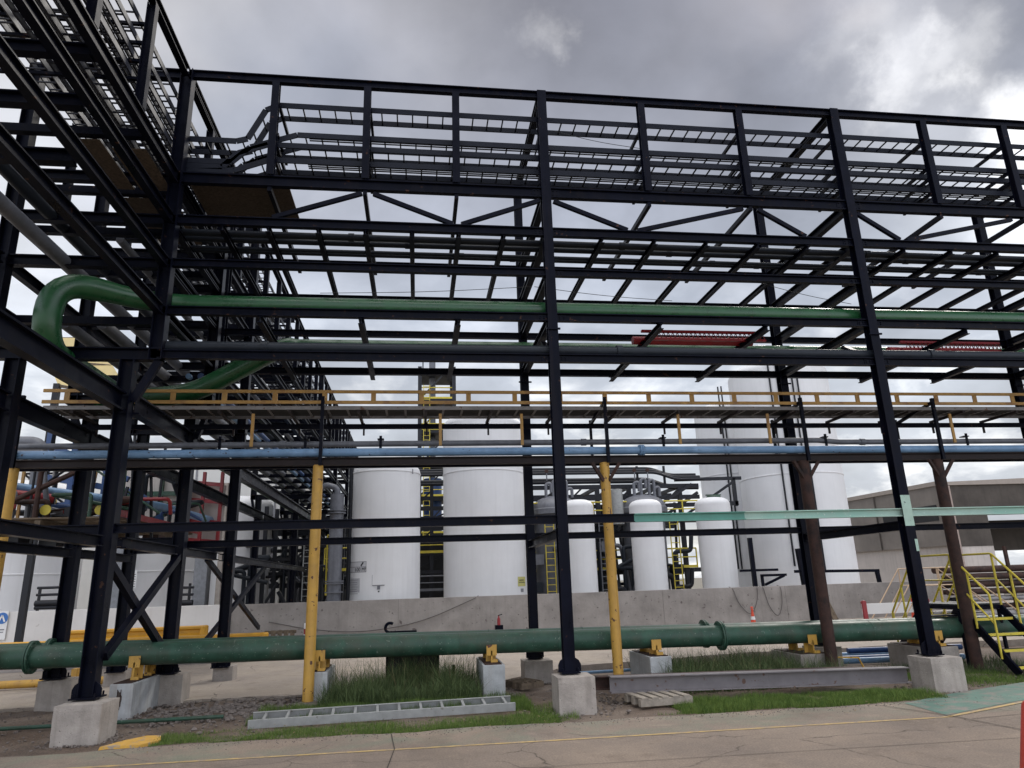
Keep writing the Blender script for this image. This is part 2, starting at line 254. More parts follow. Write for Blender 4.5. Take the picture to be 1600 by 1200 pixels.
# ------------------------------------------------------------------ mesh builder
class MB:
    def __init__(s): s.v = []; s.f = []; s.smooth = []
    def add(s, vs, fs, sm=False):
        o = len(s.v); s.v += [tuple(x) for x in vs]
        s.f += [tuple(i+o for i in f) for f in fs]; s.smooth += [sm]*len(fs); return s
    def box(s, x0, x1, y0, y1, z0, z1):
        return s.add([(x0,y0,z0),(x1,y0,z0),(x1,y1,z0),(x0,y1,z0),(x0,y0,z1),(x1,y0,z1),(x1,y1,z1),(x0,y1,z1)],
                     [(0,3,2,1),(4,5,6,7),(0,1,5,4),(1,2,6,5),(2,3,7,6),(3,0,4,7)])
    def frame(s, a, b, up=None):
        a, b = V(a), V(b); d = (b-a).normalized()
        u = V(up) if up else (V((0,0,1)) if abs(d.z) < 0.95 else V((0,1,0)))
        side = d.cross(u).normalized(); u = side.cross(d).normalized()
        return a, b, side, u
    def prism(s, a, b, prof, up=None):
        """extrude the closed profile [(side, up)] from a to b"""
        a, b, sd, u = s.frame(a, b, up); n = len(prof)
        vs = [a+sd*p+u*q for p, q in prof] + [b+sd*p+u*q for p, q in prof]
        fs = [(i, (i+1) % n, n+(i+1) % n, n+i) for i in range(n)]
        fs += [tuple(range(n-1, -1, -1)), tuple(range(n, 2*n))]
        return s.add(vs, fs)
    def bar(s, a, b, w, h, up=None):
        return s.prism(a, b, [(-w/2,-h/2),(w/2,-h/2),(w/2,h/2),(-w/2,h/2)], up)
    def ibeam(s, a, b, w, h, up=None, tf=None, tw=None):
        tf = tf or h*0.09+0.004; tw = tw or 0.012
        W2, H2, t = w/2, h/2, tw/2
        p = [(-W2,-H2),(W2,-H2),(W2,-H2+tf),(t,-H2+tf),(t,H2-tf),(W2,H2-tf),(W2,H2),(-W2,H2),(-W2,H2-tf),(-t,H2-tf),(-t,-H2+tf),(-W2,-H2+tf)]
        a, b, sd, u = s.frame(a, b, up); n = 12
        vs = [a+sd*x+u*y for x, y in p] + [b+sd*x+u*y for x, y in p]
        fs = [(i, (i+1) % n, n+(i+1) % n, n+i) for i in range(n)]
        for o in (0, n):
            for q in ((0,1,2,11),(11,2,3,10)[:0] or (10,3,4,9),(8,5,6,7)):
                fs.append(tuple(o+i for i in (q if o else q[::-1])))
        return s.add(vs, fs)
    def angle(s, a, b, w, h, t=0.01, up=None):
        return s.prism(a, b, [(-w/2,-h/2),(w/2,-h/2),(w/2,-h/2+t),(-w/2+t,-h/2+t),(-w/2+t,h/2),(-w/2,h/2)], up)
    def tube(s, pts, r, n=16, caps=True, bend=None):
        pts = [V(p) for p in pts]
        if bend:
            q = [pts[0]]
            for i in range(1, len(pts)-1):
                p0, p1, p2 = pts[i-1], pts[i], pts[i+1]
                d0 = (p0-p1).normalized(); d1 = (p2-p1).normalized()
                bb = min(bend, (p0-p1).length*0.49, (p2-p1).length*0.49)
                A, B = p1+d0*bb, p1+d1*bb
                for k in range(9):
                    t = k/8; q.append(A*(1-t)**2 + p1*2*t*(1-t) + B*t*t)
            q.append(pts[-1]); pts = q
        rr = r if hasattr(r, '__len__') else [r]*len(pts)
        vs = []; fs = []; prev = None
        for i, p in enumerate(pts):
            d = (pts[min(i+1, len(pts)-1)]-pts[max(i-1, 0)]).normalized()
            if prev is None:
                u = d.orthogonal().normalized()
            else:
                u = (prev - d*prev.dot(d)).normalized()
            prev = u; w = d.cross(u)
            for k in range(n):
                a = 2*PI*k/n; vs.append(p + (u*math.cos(a)+w*math.sin(a))*rr[i])
        for i in range(len(pts)-1):
            for k in range(n):
                k2 = (k+1) % n; fs.append((i*n+k, i*n+k2, (i+1)*n+k2, (i+1)*n+k))
        s.add(vs, fs, True)
        if caps:
            o = len(s.v)-len(vs)
            s.f.append(tuple(o+k for k in range(n-1, -1, -1))); s.smooth.append(False)
            o2 = o+(len(pts)-1)*n; s.f.append(tuple(o2+k for k in range(n))); s.smooth.append(False)
        return s
    def lathe(s, c, prof, n=48, sm=True):
        """prof [(r, z)] about the vertical through c"""
        cx, cy, cz_ = c; vs = []; fs = []
        for r, z in prof:
            for k in range(n):
                a = 2*PI*k/n; vs.append((cx+r*math.cos(a), cy+r*math.sin(a), cz_+z))
        for i in range(len(prof)-1):
            for k in range(n):
                k2 = (k+1) % n; fs.append((i*n+k, i*n+k2, (i+1)*n+k2, (i+1)*n+k))
        return s.add(vs, fs, sm)
    def ring(s, c, d, r0, r1, w, n=24):
        """flange: a disc ring along direction d centred at c"""
        c, d = V(c), V(d).normalized()
        return s.tube([c-d*w/2, c+d*w/2], r1, n)
    def build(s, name, m, parent=None, bevel=0):
        me = bpy.data.meshes.new(name); me.from_pydata(s.v, [], s.f)
        me.polygons.foreach_set('use_smooth', s.smooth)
        if any(s.smooth): me.set_sharp_from_angle(angle=math.radians(42))
        me.materials.append(m); me.update()
        o = bpy.data.objects.new(name, me); COL.objects.link(o)
        if parent: o.parent = parent
        if bevel:
            md = o.modifiers.new('bevel', 'BEVEL'); md.width = bevel; md.segments = 2; md.limit_method = 'ANGLE'
        return o

def tag(o, label=None, cat=None, group=None, kind=None):
    if label: o['label'] = label
    if cat: o['category'] = cat
    if group: o['group'] = group
    if kind: o['kind'] = kind
    return o
def thing(name, label, cat, group=None, loc=(0, 0, 0)):
    o = bpy.data.objects.new(name, None); COL.objects.link(o); o.empty_display_size = 0.2
    return tag(o, label, cat, group)

# ------------------------------------------------------------------ ground
def sheet(name, pts, z, m, cat=None):
    mb = MB(); mb.add([(x, y, z) for x, y in pts], [tuple(range(len(pts)))])
    return mb.build(name, m)
g = sheet('ground', [(-900, -300), (900, -300), (900, 1400), (-900, 1400)], -0.16, BASEM); tag(g, kind='structure')
def wob(x, s, a): return a*mnoise.noise(V((x*s, s*3.1, 0.3)))
edge = [(x*0.25, 10.30 + wob(x*0.25, 1.1, 0.14) + wob(x*0.25, 5, 0.05)) for x in range(-60, 100)]
edge = [(x, y-(0.0 if x > -5 else 0.05)) for x, y in edge]
def edgey(x): return 10.30 + wob(x, 1.1, 0.14) + wob(x, 5, 0.05)
road = MB(); vs = []; fs = []
for i, (x, y) in enumerate(edge): vs += [(x, -12, 0), (x, y, 0), (x, y, -0.12)]
for i in range(len(edge)-1):
    a = i*3; fs += [(a, a+3, a+4, a+1), (a+1, a+4, a+5, a+2)]
vs += [(-80, -12, 0), (-80, 10.3, 0)]; k = len(vs); fs.append((k-2, 0, 1, k-1))
tag(road.add(vs, fs).build('road', ROADM), kind='structure')
# verge: rough dirt between the road and the yard slab
def slab_edge(x):
    if x < -1.2: e = 14.15
    elif x < 1.0: e = 14.15 + (x+1.2)/2.2*2.2
    else: e = 16.35 + min(1.2, (x-1)*0.25)
    return e + wob(x+50, 1.7, 0.22)
vg = MB(); vs = []; fs = []; nx, ny = 300, 90
for i in range(nx+1):
    x = -16 + 41*i/nx
    for j in range(ny+1):
        y = 10.12 + 8.4*j/ny
        h = 0.035*mnoise.noise(V((x*1.3, y*1.3, 0))) + 0.022*mnoise.noise(V((x*5, y*5, 2))) + 0.012*mnoise.noise(V((x*14, y*14, 4)))
        h -= 0.02
        if y < 10.5: h = min(h, -0.008)
        if x > 0.2 and y > 14.6: h -= 0.10*min(1, (y-14.6)/0.5)
        vs.append((x, y, h))
for i in range(nx):
    for j in range(ny):
        a = i*(ny+1)+j; fs.append((a, a+ny+1, a+ny+2, a+1))
vg.add(vs, fs, True); tag(vg.build('dirt_verge', DIRTM), kind='structure')
yd = MB(); vs = []; fs = []
xs = [-16+0.3*i for i in range(0, 138)]
for x in xs:
    e = slab_edge(x); vs += [(x, e, 0.03), (x, 34, 0.03), (x, e+0.02, -0.15)]
for i in range(len(xs)-1):
    a = i*3; fs += [(a, a+3, a+4, a+1), (a+2, a+5, a+3, a)]
tag(yd.add(vs, fs).build('yard_slab', YARDM), kind='structure')
sheet('yard_slab', [(-120, 14.2), (-16, 14.2), (-16, 70), (-120, 70)], 0.026, YARDM)['kind'] = 'structure'
sheet('yard_slab', [(25.1, 10.3), (120, 10.3), (120, 70), (25.1, 70)], 0.026, YARDM)['kind'] = 'structure'
sheet('asphalt_lane', [(-60, 20.3), (22, 21.3), (22, 24.2), (-60, 24.2)], 0.036, mat('grey_lane', (0.17, 0.155, 0.15), 0.85, var=0.2, vscale=1.2))['kind'] = 'structure'
# painted markings and joints on the road
def strip(name, pts, w, z, m):
    mb = MB(); vs = []; fs = []
    P = [V((x, y, 0)) for x, y in pts]
    Q = []
    for i in range(len(P)-1):
        n = max(2, int((P[i+1]-P[i]).length/0.15))
        Q += [P[i].lerp(P[i+1], k/n) for k in range(n)]
    Q.append(P[-1])
    for i, p in enumerate(Q):
        d = (Q[min(i+1, len(Q)-1)]-Q[max(0, i-1)]).normalized(); s = V((-d.y, d.x, 0))
        ww = w*(1+0.3*mnoise.noise(p*7))
        vs += [(p+s*ww/2).to_3d()+V((0, 0, z)), (p-s*ww/2)+V((0, 0, z))]
    for i in range(len(Q)-1): fs.append((2*i, 2*i+1, 2*i+3, 2*i+2))
    return mb.add(vs, fs).build(name, m)
sheet('green_walkway_paint', [(4.72, 10.22), (4.62, 9.25), (6.27, 9.9), (9, 10.3), (14, 10.9), (14, 12.4), (9, 11.75), (7.63, 11.35), (5.9, 10.75)], 0.004, GPATCH)['kind'] = 'structure'
strip('yellow_line', [(-9, 9.42), (-4.84, 9.32), (-0.36, 9.22), (4.57, 9.15)], 0.062, 0.004, YLINE)['kind'] = 'structure'
strip('yellow_line', [(4.6, 9.16), (6.27, 9.8), (9, 10.2), (14, 10.8)], 0.066, 0.007, YLINE)['kind'] = 'structure'
CRK = mat('joint_dirt', (0.035, 0.028, 0.022), 0.95, var=0.2)  # plain dark fill of the road joint strips
strip('road_joint', [(-2.62, 10.2), (-2.55, 9.3), (-2.62, 8.0), (-2.7, 5)], 0.011, 0.0065, CRK)['kind'] = 'structure'
strip('road_joint', [(4.2, 10.35), (4.63, 9.22), (4.78, 8.2), (5.1, 6)], 0.018, 0.010, CRK)['kind'] = 'structure'
strip('road_joint', [(4.75, 8.95), (6.5, 9.15), (9, 9.3)], 0.011, 0.0065, CRK)['kind'] = 'structure'
strip('road_joint', [(-12, 8.15), (-3, 8.05), (3, 7.9), (5, 7.85)], 0.008, 0.0065, CRK)['kind'] = 'structure'

# ------------------------------------------------------------------ main pipe rack (runs left-right)
F, RR = 11.22, 14.53
XC = [0.0, 6.0, 12.0, 18.0]
XU = -6.42
rack = thing('pipe_rack', 'tall black steel pipe rack running left to right across the middle of the picture', 'pipe rack')
LV = {'roof': (10.745, 10.90), 'tray': (8.615, 8.82), 'truss': (7.838, 8.00), 'mid': (7.055, 7.19), 'upper': (6.205, 6.35), 'lower': (5.455, 5.60), 'low': (2.745, 2.88)}
def hcol(parent, x, y, z0, z1, w=0.17, d=0.18, m=STEEL, name='column', plate=True, up=(0, 1, 0)):
    o = MB().ibeam((x, y, z0), (x, y, z1), w, d, up=up, tf=0.014, tw=0.012).build(name, m, parent)
    if plate:
        pb = MB(); pb.box(x-w*0.85, x+w*0.85, y-d*0.85, y+d*0.85, z0, z0+0.02)
        for sx in (-1, 1):      # rounded gusset plates at the foot
            pts = [(0, 0), (0.09, 0), (0.09, 0.10), (0.06, 0.16), (0, 0.20)]
            vs = [(x+sx*(w/2+p), y-0.06, z0+0.02+q) for p, q in pts] + [(x+sx*(w/2+p), y-0.045, z0+0.02+q) for p, q in pts]
            n = len(pts); pb.add(vs, [tuple(range(n)), tuple(range(2*n-1, n-1, -1))]+[(i, i+n, (i+1) % n+n, (i+1) % n) for i in range(n)])
        for bx in (-1, 1):
            for by in (-1, 1): pb.tube([(x+bx*w*0.68, y+by*d*0.68, z0+0.02), (x+bx*w*0.68, y+by*d*0.68, z0+0.075)], 0.014, 8)
        pb.build('base_plate', m, o)
    return o
for x in XC:
    c = hcol(rack, x, F, 0.52, 10.89)
    MB().box(x-0.12, x+0.12, F-0.125, F-0.092, 6.02, 6.05).build('splice_plate', STEEL, c)
    c = hcol(rack, x, RR, 0.42, 10.88)
    s = MB(); s.box(x-0.14, x+0.14, RR-0.12, RR-0.092, 6.02, 6.05); s.build('splice_plate', STEEL, c)
o = MB().ibeam((XU, F, 5.42), (XU, F, 10.89), 0.2, 0.2, up=(1, 0, 0), tf=0.014).build('column', STEEL, rack)
o = MB().ibeam((XU, RR, 5.42), (XU, RR, 10.88), 0.2, 0.2, up=(0, 1, 0), tf=0.014).build('column', STEEL, rack)
mp_ = MB(); mp_.box(5.914, 6.087, F-0.0945, F-0.0915, 2.58, 3.10); mp_.box(6.035, 6.087, F-0.0945, F-0.0915, 2.16, 2.36)
tag(mp_.build('primer_patch', MINTB, rack), 'pale green primer patch on the black column')
ends = [XU] + XC
for key, (z0, z1) in LV.items():
    w = 0.105
    for i in range(len(ends)-1):
        a, b = ends[i]+0.012, ends[i+1]-0.012
        if key == 'low':
            if i == 0: a = -6.76
            segs = [(a, b, STEEL)]
            if i == 1: segs = [(a, 1.2, STEEL), (1.2, 3.1, TEAL), (3.1, b, MINT)]
            if i >= 2: segs = [(a, b, MINT)]
            for (p, q, mm_) in segs:
                oo = MB().ibeam((p, F, (z0+z1)/2), (q, F, (z0+z1)/2), w, z1-z0).build('beam', mm_, rack)
                if mm_ in (MINT, TEAL): tag(oo, 'mint green primed low beam')
            MB().ibeam((a, RR, 2.76), (b, RR, 2.76), 0.12, 0.13).build('beam', STEEL, rack)
        else:
            MB().ibeam((a, F, (z0+z1)/2), (b, F, (z0+z1)/2), w, z1-z0).build('beam', STEEL, rack)
            if key != 'lower': MB().ibeam((a, RR, (z0+z1)/2), (b, RR, (z0+z1)/2), w, z1-z0).build('beam', STEEL, rack)
# beams front to back at the columns
for x in ends:
    for key, h in (('roof', .15), ('tray', .18), ('truss', .16), ('mid', .16), ('upper', .16)):
        z = (LV[key][0]+LV[key][1])/2 - 0.004
        MB().ibeam((x, F+0.094, z), (x, RR-0.094, z), 0.13, h).build('cross_beam', STEEL, rack)
    if x >= 0: MB().ibeam((x, F+0.104, 2.60), (x, RR-0.104, 2.60), 0.13, 0.16).build('cross_beam', STEEL if x < 20 else MINT, rack)
for x in XC:
    for key in ('tray', 'truss', 'mid', 'upper', 'lower'):
        z0, z1 = LV[key]
        for sg in (-1, 1):
            g_ = MB(); xx = x+sg*0.19
            g_.box(min(x+sg*0.07, x+sg*0.25), max(x+sg*0.07, x+sg*0.25), F-0.016, F-0.008, z0+0.03, z1-0.03)
            for bx in (0.14, 0.21):
                for bz in (z0+0.055, z1-0.055): g_.box(x+sg*bx-0.011, x+sg*bx+0.011, F-0.030, F-0.016, bz-0.011, bz+0.011)
            g_.build('fin_plate', STEEL, rack)
# raking knee braces under the upper level at the columns, seen at the green pipe
for x in XC:
    MB().bar((x, F+0.9, 6.1), (x, F+0.104, 5.62), 0.1, 0.1).build('knee_brace', STEEL, rack)
# light joists hung below the truss chord and below the upper level
XI = [-4.877, -3.25, -1.632, 1.956, 3.952, 7.942, 9.79, 13.95, 15.8]
jx = [-5.6, -4.85, -4.02, -3.22, -2.42, -1.6, -0.8, 1.0, 2.0, 3.0, 4.0, 5.0, 7.0, 8.0, 9.0, 10.0, 11.0, 13, 14, 15, 16, 17]
for x in jx:
    MB().ibeam((x, F-0.03, 7.786), (x, RR+0.03, 7.786), 0.085, 0.10).build('joist', STEEL, rack)
for x in XI:
    MB().ibeam((x, F-0.03, 6.148), (x, RR+0.03, 6.148), 0.095, 0.11).build('joist', STEEL, rack)
    MB().bar((x, F-0.03, 8.568), (x, RR+0.03, 8.568), 0.07, 0.09).build('joist', STEEL, rack)
# truss diagonals between tray floor and truss chord
lo, hi = 8.02, 8.56
for a, b in [((-4.8, lo), (-3.3, hi)), ((-3.1, hi), (-1.7, lo)), ((-1.55, lo), (-0.12, hi)), ((0.14, hi), (1.5, lo)), ((1.7, lo), (3.8, hi)), ((4.1, hi), (5.0, lo)),
             ((6.14, hi), (6.95, lo)), ((7.1, lo), (9.5, hi)), ((9.9, hi), (11, lo)), ((12.1, hi), (13, lo)), ((13.2, lo), (15.6, hi)), ((15.9, hi), (17, lo))]:
    for yy in (F,):
        MB().bar((a[0], yy, a[1]), (b[0], yy, b[1]), 0.065, 0.075).build('diagonal_brace', STEEL, rack)
# posts of the cable-tray storey with arms that carry the trays
TZ = [10.42, 9.81, 9.58, 9.27]
for x in XI:
    p = MB().ibeam((x, F-0.02, 8.822), (x, F-0.02, 10.743), 0.13, 0.13, up=(0, 1, 0), tf=0.012).build('post', STEEL, rack)
for x in XI + [XC[1], XC[2], XC[0]]:
    for z in TZ: MB().bar((x+0.05, F+0.062, z-0.085), (x+0.05, F+1.0, z-0.085), 0.05, 0.06).build('tray_arm', STEEL, rack)
brd = MB(); brd.box(-6.33, -4.62, 11.34, 13.0, 8.83, 8.855); brd.build('deck_board', OSB, rack)

# concrete pedestals (each a thing)
def pedestal(x, y, w, z1, label, m=CONC, rot=0.0, group='concrete pedestals under the rack columns', d=None):
    d = d or w
    mb = MB(); sd = random.random()*50; n = 9; z0 = -0.15
    def P_(u, v, k):
        pts = ((u, -1, v), (1, u, v), (-u, 1, v), (-1, -u, v))[k] if k < 4 else (u, v, 1)
        X, Y, Z = pts; q = V((X*w/2, Y*d/2, z0+(Z+1)/2*(z1-z0)))
        e = sum(1 for c in (abs(X), abs(Y), max(Z, 0)) if c > 0.97)
        nz_ = mnoise.noise(q*6+V((sd, 0, 0)))*0.5+mnoise.noise(q*22+V((sd, 0, 0)))*0.5
        c_ = V((0, 0, (z0+z1)/2)); dirn = V((X, Y, max(Z, 0) if Z > 0.97 else 0)); dirn = dirn.normalized() if dirn.length else V((0, 0, 1))
        amt = 0.004*nz_ - (0.012*max(0, nz_+0.15)*1.6+0.004 if e >= 2 else 0)
        return q+dirn*amt
    for k in range(5):
        vs = [P_(-1+2*i/n, -1+2*j/n, k) for j in range(n+1) for i in range(n+1)]
        mb.add(vs, [(j*(n+1)+i, j*(n+1)+i+1, (j+1)*(n+1)+i+1, (j+1)*(n+1)+i) for j in range(n) for i in range(n)])
    o = mb.build('concrete_pedestal', m); o.location = (x, y, 0); o.rotation_euler.z = rot
    return tag(o, label, 'pedestal', group)
pedestal(0.03, F-0.1, 0.56, 0.5, 'square concrete pedestal under the front black column in the middle')
pedestal(6.05, F-0.02, 0.56, 0.5, 'square concrete pedestal beside the end of the long grey steel beam', rot=0.0)
pedestal(12, F, 0.6, 0.5, 'square concrete pedestal beyond the yellow crossover stair')
pedestal(0.03, RR, 0.56, 0.4, 'concrete pedestal under the rear middle column, behind the green pipes')
pedestal(6.03, RR, 0.56, 0.4, 'concrete pedestal under the rear right column, behind the rusty post')
pedestal(12.0, RR, 0.56, 0.4, 'concrete pedestal under the farthest right rear column')

# cable trays on the main rack
def tray_part(path, w, m, rail_h=0.1, rung=0.29, up=None, parent=None, side=None, rr=0.018):
    """two side rails and rungs along a path; side = width direction"""
    P = [V(p) for p in path]; sd = V(side).normalized()
    for s in (-0.5, 0.5):
        mb = MB()
        for a, b in zip(P[:-1], P[1:]):
            d = (b-a).normalized(); nrm = sd.cross(d).normalized()
            mb.prism(a+sd*w*s, b+sd*w*s, [(-0.012, -rail_h/2), (0.012, -rail_h/2), (0.012, rail_h/2), (-0.012, rail_h/2)], up=tuple(nrm))
        mb.build('side_rail', m, parent)
    rb = MB()
    for a, b in zip(P[:-1], P[1:]):
        n = max(1, int((b-a).length/rung)); d = (b-a).normalized(); nrm = sd.cross(d).normalized()
        for k in range(n):
            c = a.lerp(b, (k+0.5)/n) - nrm*0.02
            rb.bar(c-sd*w*0.49, c+sd*w*0.49, rr*1.4, rr, up=tuple(nrm))
    tag(rb.build('rung_row', m, parent), kind='stuff')
names_t = ['cable ladder, topmost of four along the top of the main rack', 'cable ladder, second from the top of the main rack', 'cable ladder, third from the top of the main rack', 'cable ladder, lowest of four along the top of the main rack']
for k, z in enumerate(TZ):
    t = thing('cable_ladder', 'dark steel ' + names_t[k], 'cable tray', 'cable ladders along the top storey of the main rack')
    x0 = -4.55 - 0.0*k
    if k == 0: path = [(18, F+0.37, z), (-4.86, F+0.37, z), (-5.08, F+0.37, z-0.12), (-5.36, F+0.37, z-0.74), (-5.55, F+0.37, z-0.80), (-6.6, F+0.37, z-0.8)]
    elif k == 1: path = [(18, F+0.37, z), (-4.5, F+0.37, z), (-5.3, F+0.37, z-0.30), (-5.6, F+0.37, z-0.62), (-6.6, F+0.37, z-0.62)]
    elif k == 2: path = [(18, F+0.37, z), (-5.0, F+0.37, z), (-5.5, F+0.37, z-0.2), (-5.75, F+0.37, z-0.5), (-6.6, F+0.37, z-0.5)]
    else: path = [(18, F+0.37, z), (-4.95, F+0.37, z), (-5.55, F+0.37, z-0.25), (-6.6, F+0.37, z-0.32)]
    tray_part(path, 0.38, TRAYM, rail_h=0.105, rung=0.283, parent=t, side=(0, 1, 0))

for k, (z, nb) in enumerate([(9.81, 2), (9.27, 3)]):
    cb_ = MB()
    for j in range(nb):
        cb_.tube([V((-4.3+i*1.1, F+0.25+j*0.06+0.02*mnoise.noise(V((i, j, k))), z-0.015+0.012*mnoise.noise(V((i*2.0, j, 5))))) for i in range(21)], 0.014, 6)
    tag(cb_.build('cable_bundle', RUBBER), ['few loose black cables lying in the second cable ladder', 'few loose black cables lying in the lowest cable ladder'][k] + ' of the main rack', 'cables')
for j_, (xc, z) in enumerate([(-6.80, 9.72), (-6.80, 10.05), (-7.45, 9.72)]):
    cb_ = MB()
    for j in range(4): cb_.tube([V((xc-0.13+j*0.07+0.02*mnoise.noise(V((i, j, 9))), 0.8+i*1.2, z-0.01+0.012*mnoise.noise(V((i*2.0, j, 7))))) for i in range(38)], 0.018, 6)
    tag(cb_.build('cable_bundle', RUBBER), ['black cables lying in the third right-hand cable ladder of the left rack', 'black cables lying in the second right-hand cable ladder of the left rack', 'black cables lying in the third middle cable ladder of the left rack'][j_], 'cables')
# pipes on the main rack
def pipe(pts, r, m, label, name='pipe', flanges=(), group=None, n=18, bend=None, joints=()):
    o = MB().tube(pts, r, n, bend=bend).build(name, m); tag(o, label, 'pipe', group)
    for c, d in flanges:
        c, d = V(c), V(d).normalized(); fb = MB()
        for s in (-1, 1): fb.tube([c+d*s*0.006, c+d*s*0.034], r*1.42, 28)
        u = d.orthogonal().normalized(); w = d.cross(u)
        for k in range(12):
            a = 2*PI*k/12; q = c+(u*math.cos(a)+w*math.sin(a))*r*1.24
            fb.tube([q-d*0.055, q+d*0.055], 0.011, 6)
        fb.build('flange', m, o)
    for c, d in joints:
        c, d = V(c), V(d).normalized(); MB().tube([c-d*0.05, c+d*0.05], r*1.25, n).build('coupling', m, o)
    return o
pipe([(18, F+0.33, 6.52), (-6.6, F+0.33, 6.52), (-7.8, 10.62, 6.52), (-7.8, 10.60, 5.42), (-7.95, 47, 5.42)], [0.165]*10+[0.19]*200, GREENU, 'thick bright green pipe on the rack whose left end turns down in a big elbow', 'green_pipe', bend=0.6, n=28)
pipe([(18, 13.6, 6.5), (-4.95, 13.6, 6.5), (-6.55, 13.55, 5.52), (-8.2, 13.5, 5.3)], [0.15]*3+[0.19]*200, GREENU, 'green pipe at the rear of the rack bending diagonally down at its left end', 'green_pipe', bend=0.35, n=20)
pipe([(18, F+0.12, 5.70), (-6.5, F+0.12, 5.70)], 0.095, GREYP, 'dark grey pipe resting on the lowest upper-storey beam, below the bright green pipe', 'grey_pipe', joints=[((1.2+k*6, F+0.12, 5.70), (1, 0, 0)) for k in (-1, 0, 1)])
for k, (yy, zz, r) in enumerate([(11.62, 7.90, 0.062), (11.84, 7.89, 0.052), (12.14, 7.875, 0.036), (12.27, 7.875, 0.036)]):
    pipe([(18, yy, zz+0.0), (-6.6, yy, zz)], r, GREYP, ['thickest and frontmost', 'second from the front', 'third from the front', 'rearmost thin'][k] + ' dark pipe on the joists between the upper storeys of the rack', 'grey_pipe', 'x' and (), 'four dark pipes on the joists between the storeys', joints=[((1.5+k+j*5, yy, zz), (1, 0, 0)) for j in (-1, 0, 1)])
# red bundles lying on the upper joists
def red_bundle(x0, x1, y, label):
    REDB = mat('bright_red_steel', (0.30, 0.014, 0.022), 0.45, var=0.2, vscale=5) if 'bright_red_steel' not in bpy.data.materials else bpy.data.materials['bright_red_steel']
    t = thing('red_lattice_bundle', label, 'lattice girder', 'red lattice pieces lying on the upper joists')
    MB().tube([(x0, y, 6.262), (x1, y, 6.262)], 0.08, 14).build('tube', REDB, t)
    b = MB(); b.bar((x0+0.1, y-0.26, 6.36), (x1+0.15, y-0.26, 6.36), 0.07, 0.04); b.bar((x0+0.1, y-0.26, 6.20), (x1+0.15, y-0.26, 6.20), 0.07, 0.035)
    b.build('chord', REDB, t)
    z = MB(); n = int((x1-x0)/0.09)
    for k in range(n):
        xa = x0+0.22+k*0.09; z.bar((xa, y-0.26, 6.235), (xa+0.045, y-0.26, 6.345), 0.012, 0.012); z.bar((xa+0.045, y-0.26, 6.345), (xa+0.09, y-0.26, 6.235), 0.012, 0.012)
    tag(z.build('lacing', RED, t), kind='stuff')
red_bundle(1.78, 4.2, 12.3, 'red tube and laced girder lying on joists just right of the middle column')
red_bundle(7.4, 9.6, 12.7, 'red tube and laced girder lying on joists beyond the right column')
# thin wires
for k, (a, b) in enumerate([(at(866, 205, y=11.5), at(1000, 232, y=11.6)), (at(500, 458, y=13), at(830, 448, y=13)), (at(835, 448, y=13), at(1050, 470, y=13)), (at(1180, 440, y=12.6), at(1330, 475, y=12.6))]):
    mid = (a+b)/2 - V((0, 0, 0.05))
    MBx = MB().tube([a, mid, b], 0.006, 6, bend=1.0).build('wire', RUBBER); tag(MBx, ['thin loose wire strung under the topmost cable ladder right of the middle column', 'thin wire above the bright green pipe left of the middle column', 'thin wire above the bright green pipe just right of the middle column', 'thin wire above the bright green pipe near the right column'][k], 'wire', 'loose wires')

# ------------------------------------------------------------------ left rack (runs away from the camera)
lr = thing('pipe_rack', 'black steel pipe rack overhead at the left running away from the camera into the distance', 'pipe rack')
XR_, XL_ = -6.42, -8.9
YB = [2.0, 5.2, 8.2, 11.22, 14.1, 16.9, 23.3, 29.7, 36, 42, 48]
FR = [5.2, 14.1, 16.9, 29.7, 36, 42, 48]
for y in FR:
    for x in (XR_, XL_):
        if y == 5.2: continue
        MB().ibeam((x, y, 5.42), (x, y, 10.89), 0.2, 0.2, up=(1, 0, 0) if True else None, tf=0.014).build('column', STEEL, lr)
MB().ibeam((XL_, F, 5.42), (XL_, F, 10.89), 0.2, 0.2, up=(1, 0, 0), tf=0.014).build('column', STEEL, lr)
xlow = {11.22: (-6.82, -8.47), 14.1: (-6.70, -8.55), 16.9: (-6.48, -8.6), 29.7: (-7.2, -8.7), 36: (-6.9, -8.7), 42: (-6.9, -8.7), 48: (-6.9, -8.7)}
for y, (xr, xl) in xlow.items():
    for x in (xr, xl):
        hcol(lr, x, y, 0.5 if y < 15 else 0.3, 5.42, 0.21, 0.21, up=(1, 0, 0))
    MB().ibeam((XL_-0.1, y, 5.52), (XR_+0.1, y, 5.52), 0.16, 0.2).build('cross_beam', STEEL, lr)
    MB().bar((xr+0.12, y, 4.75), (XR_+0.05, y, 5.42), 0.09, 0.12).build('knee_brace', STEEL, lr)
    MB().bar((xl-0.12, y, 4.75), (XL_-0.05, y, 5.42), 0.09, 0.12).build('knee_brace', STEEL, lr)
    MB().ibeam((xl, y, 2.80), (xr-0.12, y, 2.80), 0.13, 0.14).build('cross_beam', STEEL, lr)
LZ = [(10.69, 10.89), (8.55, 8.80), (7.78, 7.98), (6.98, 7.18), (6.16, 6.35)]
segs = [(0.5, 5.2), (5.2, 11.12), (11.32, 14.0), (14.2, 16.8), (17.0, 29.6), (29.8, 36), (36, 48.1)]
for z0, z1 in LZ:
    for (a, b) in segs:
        for x in (XR_, XL_):
            MB().ibeam((x, a, (z0+z1)/2+0.003), (x, b, (z0+z1)/2+0.003), 0.115, z1-z0-0.02).build('girder', STEEL, lr)
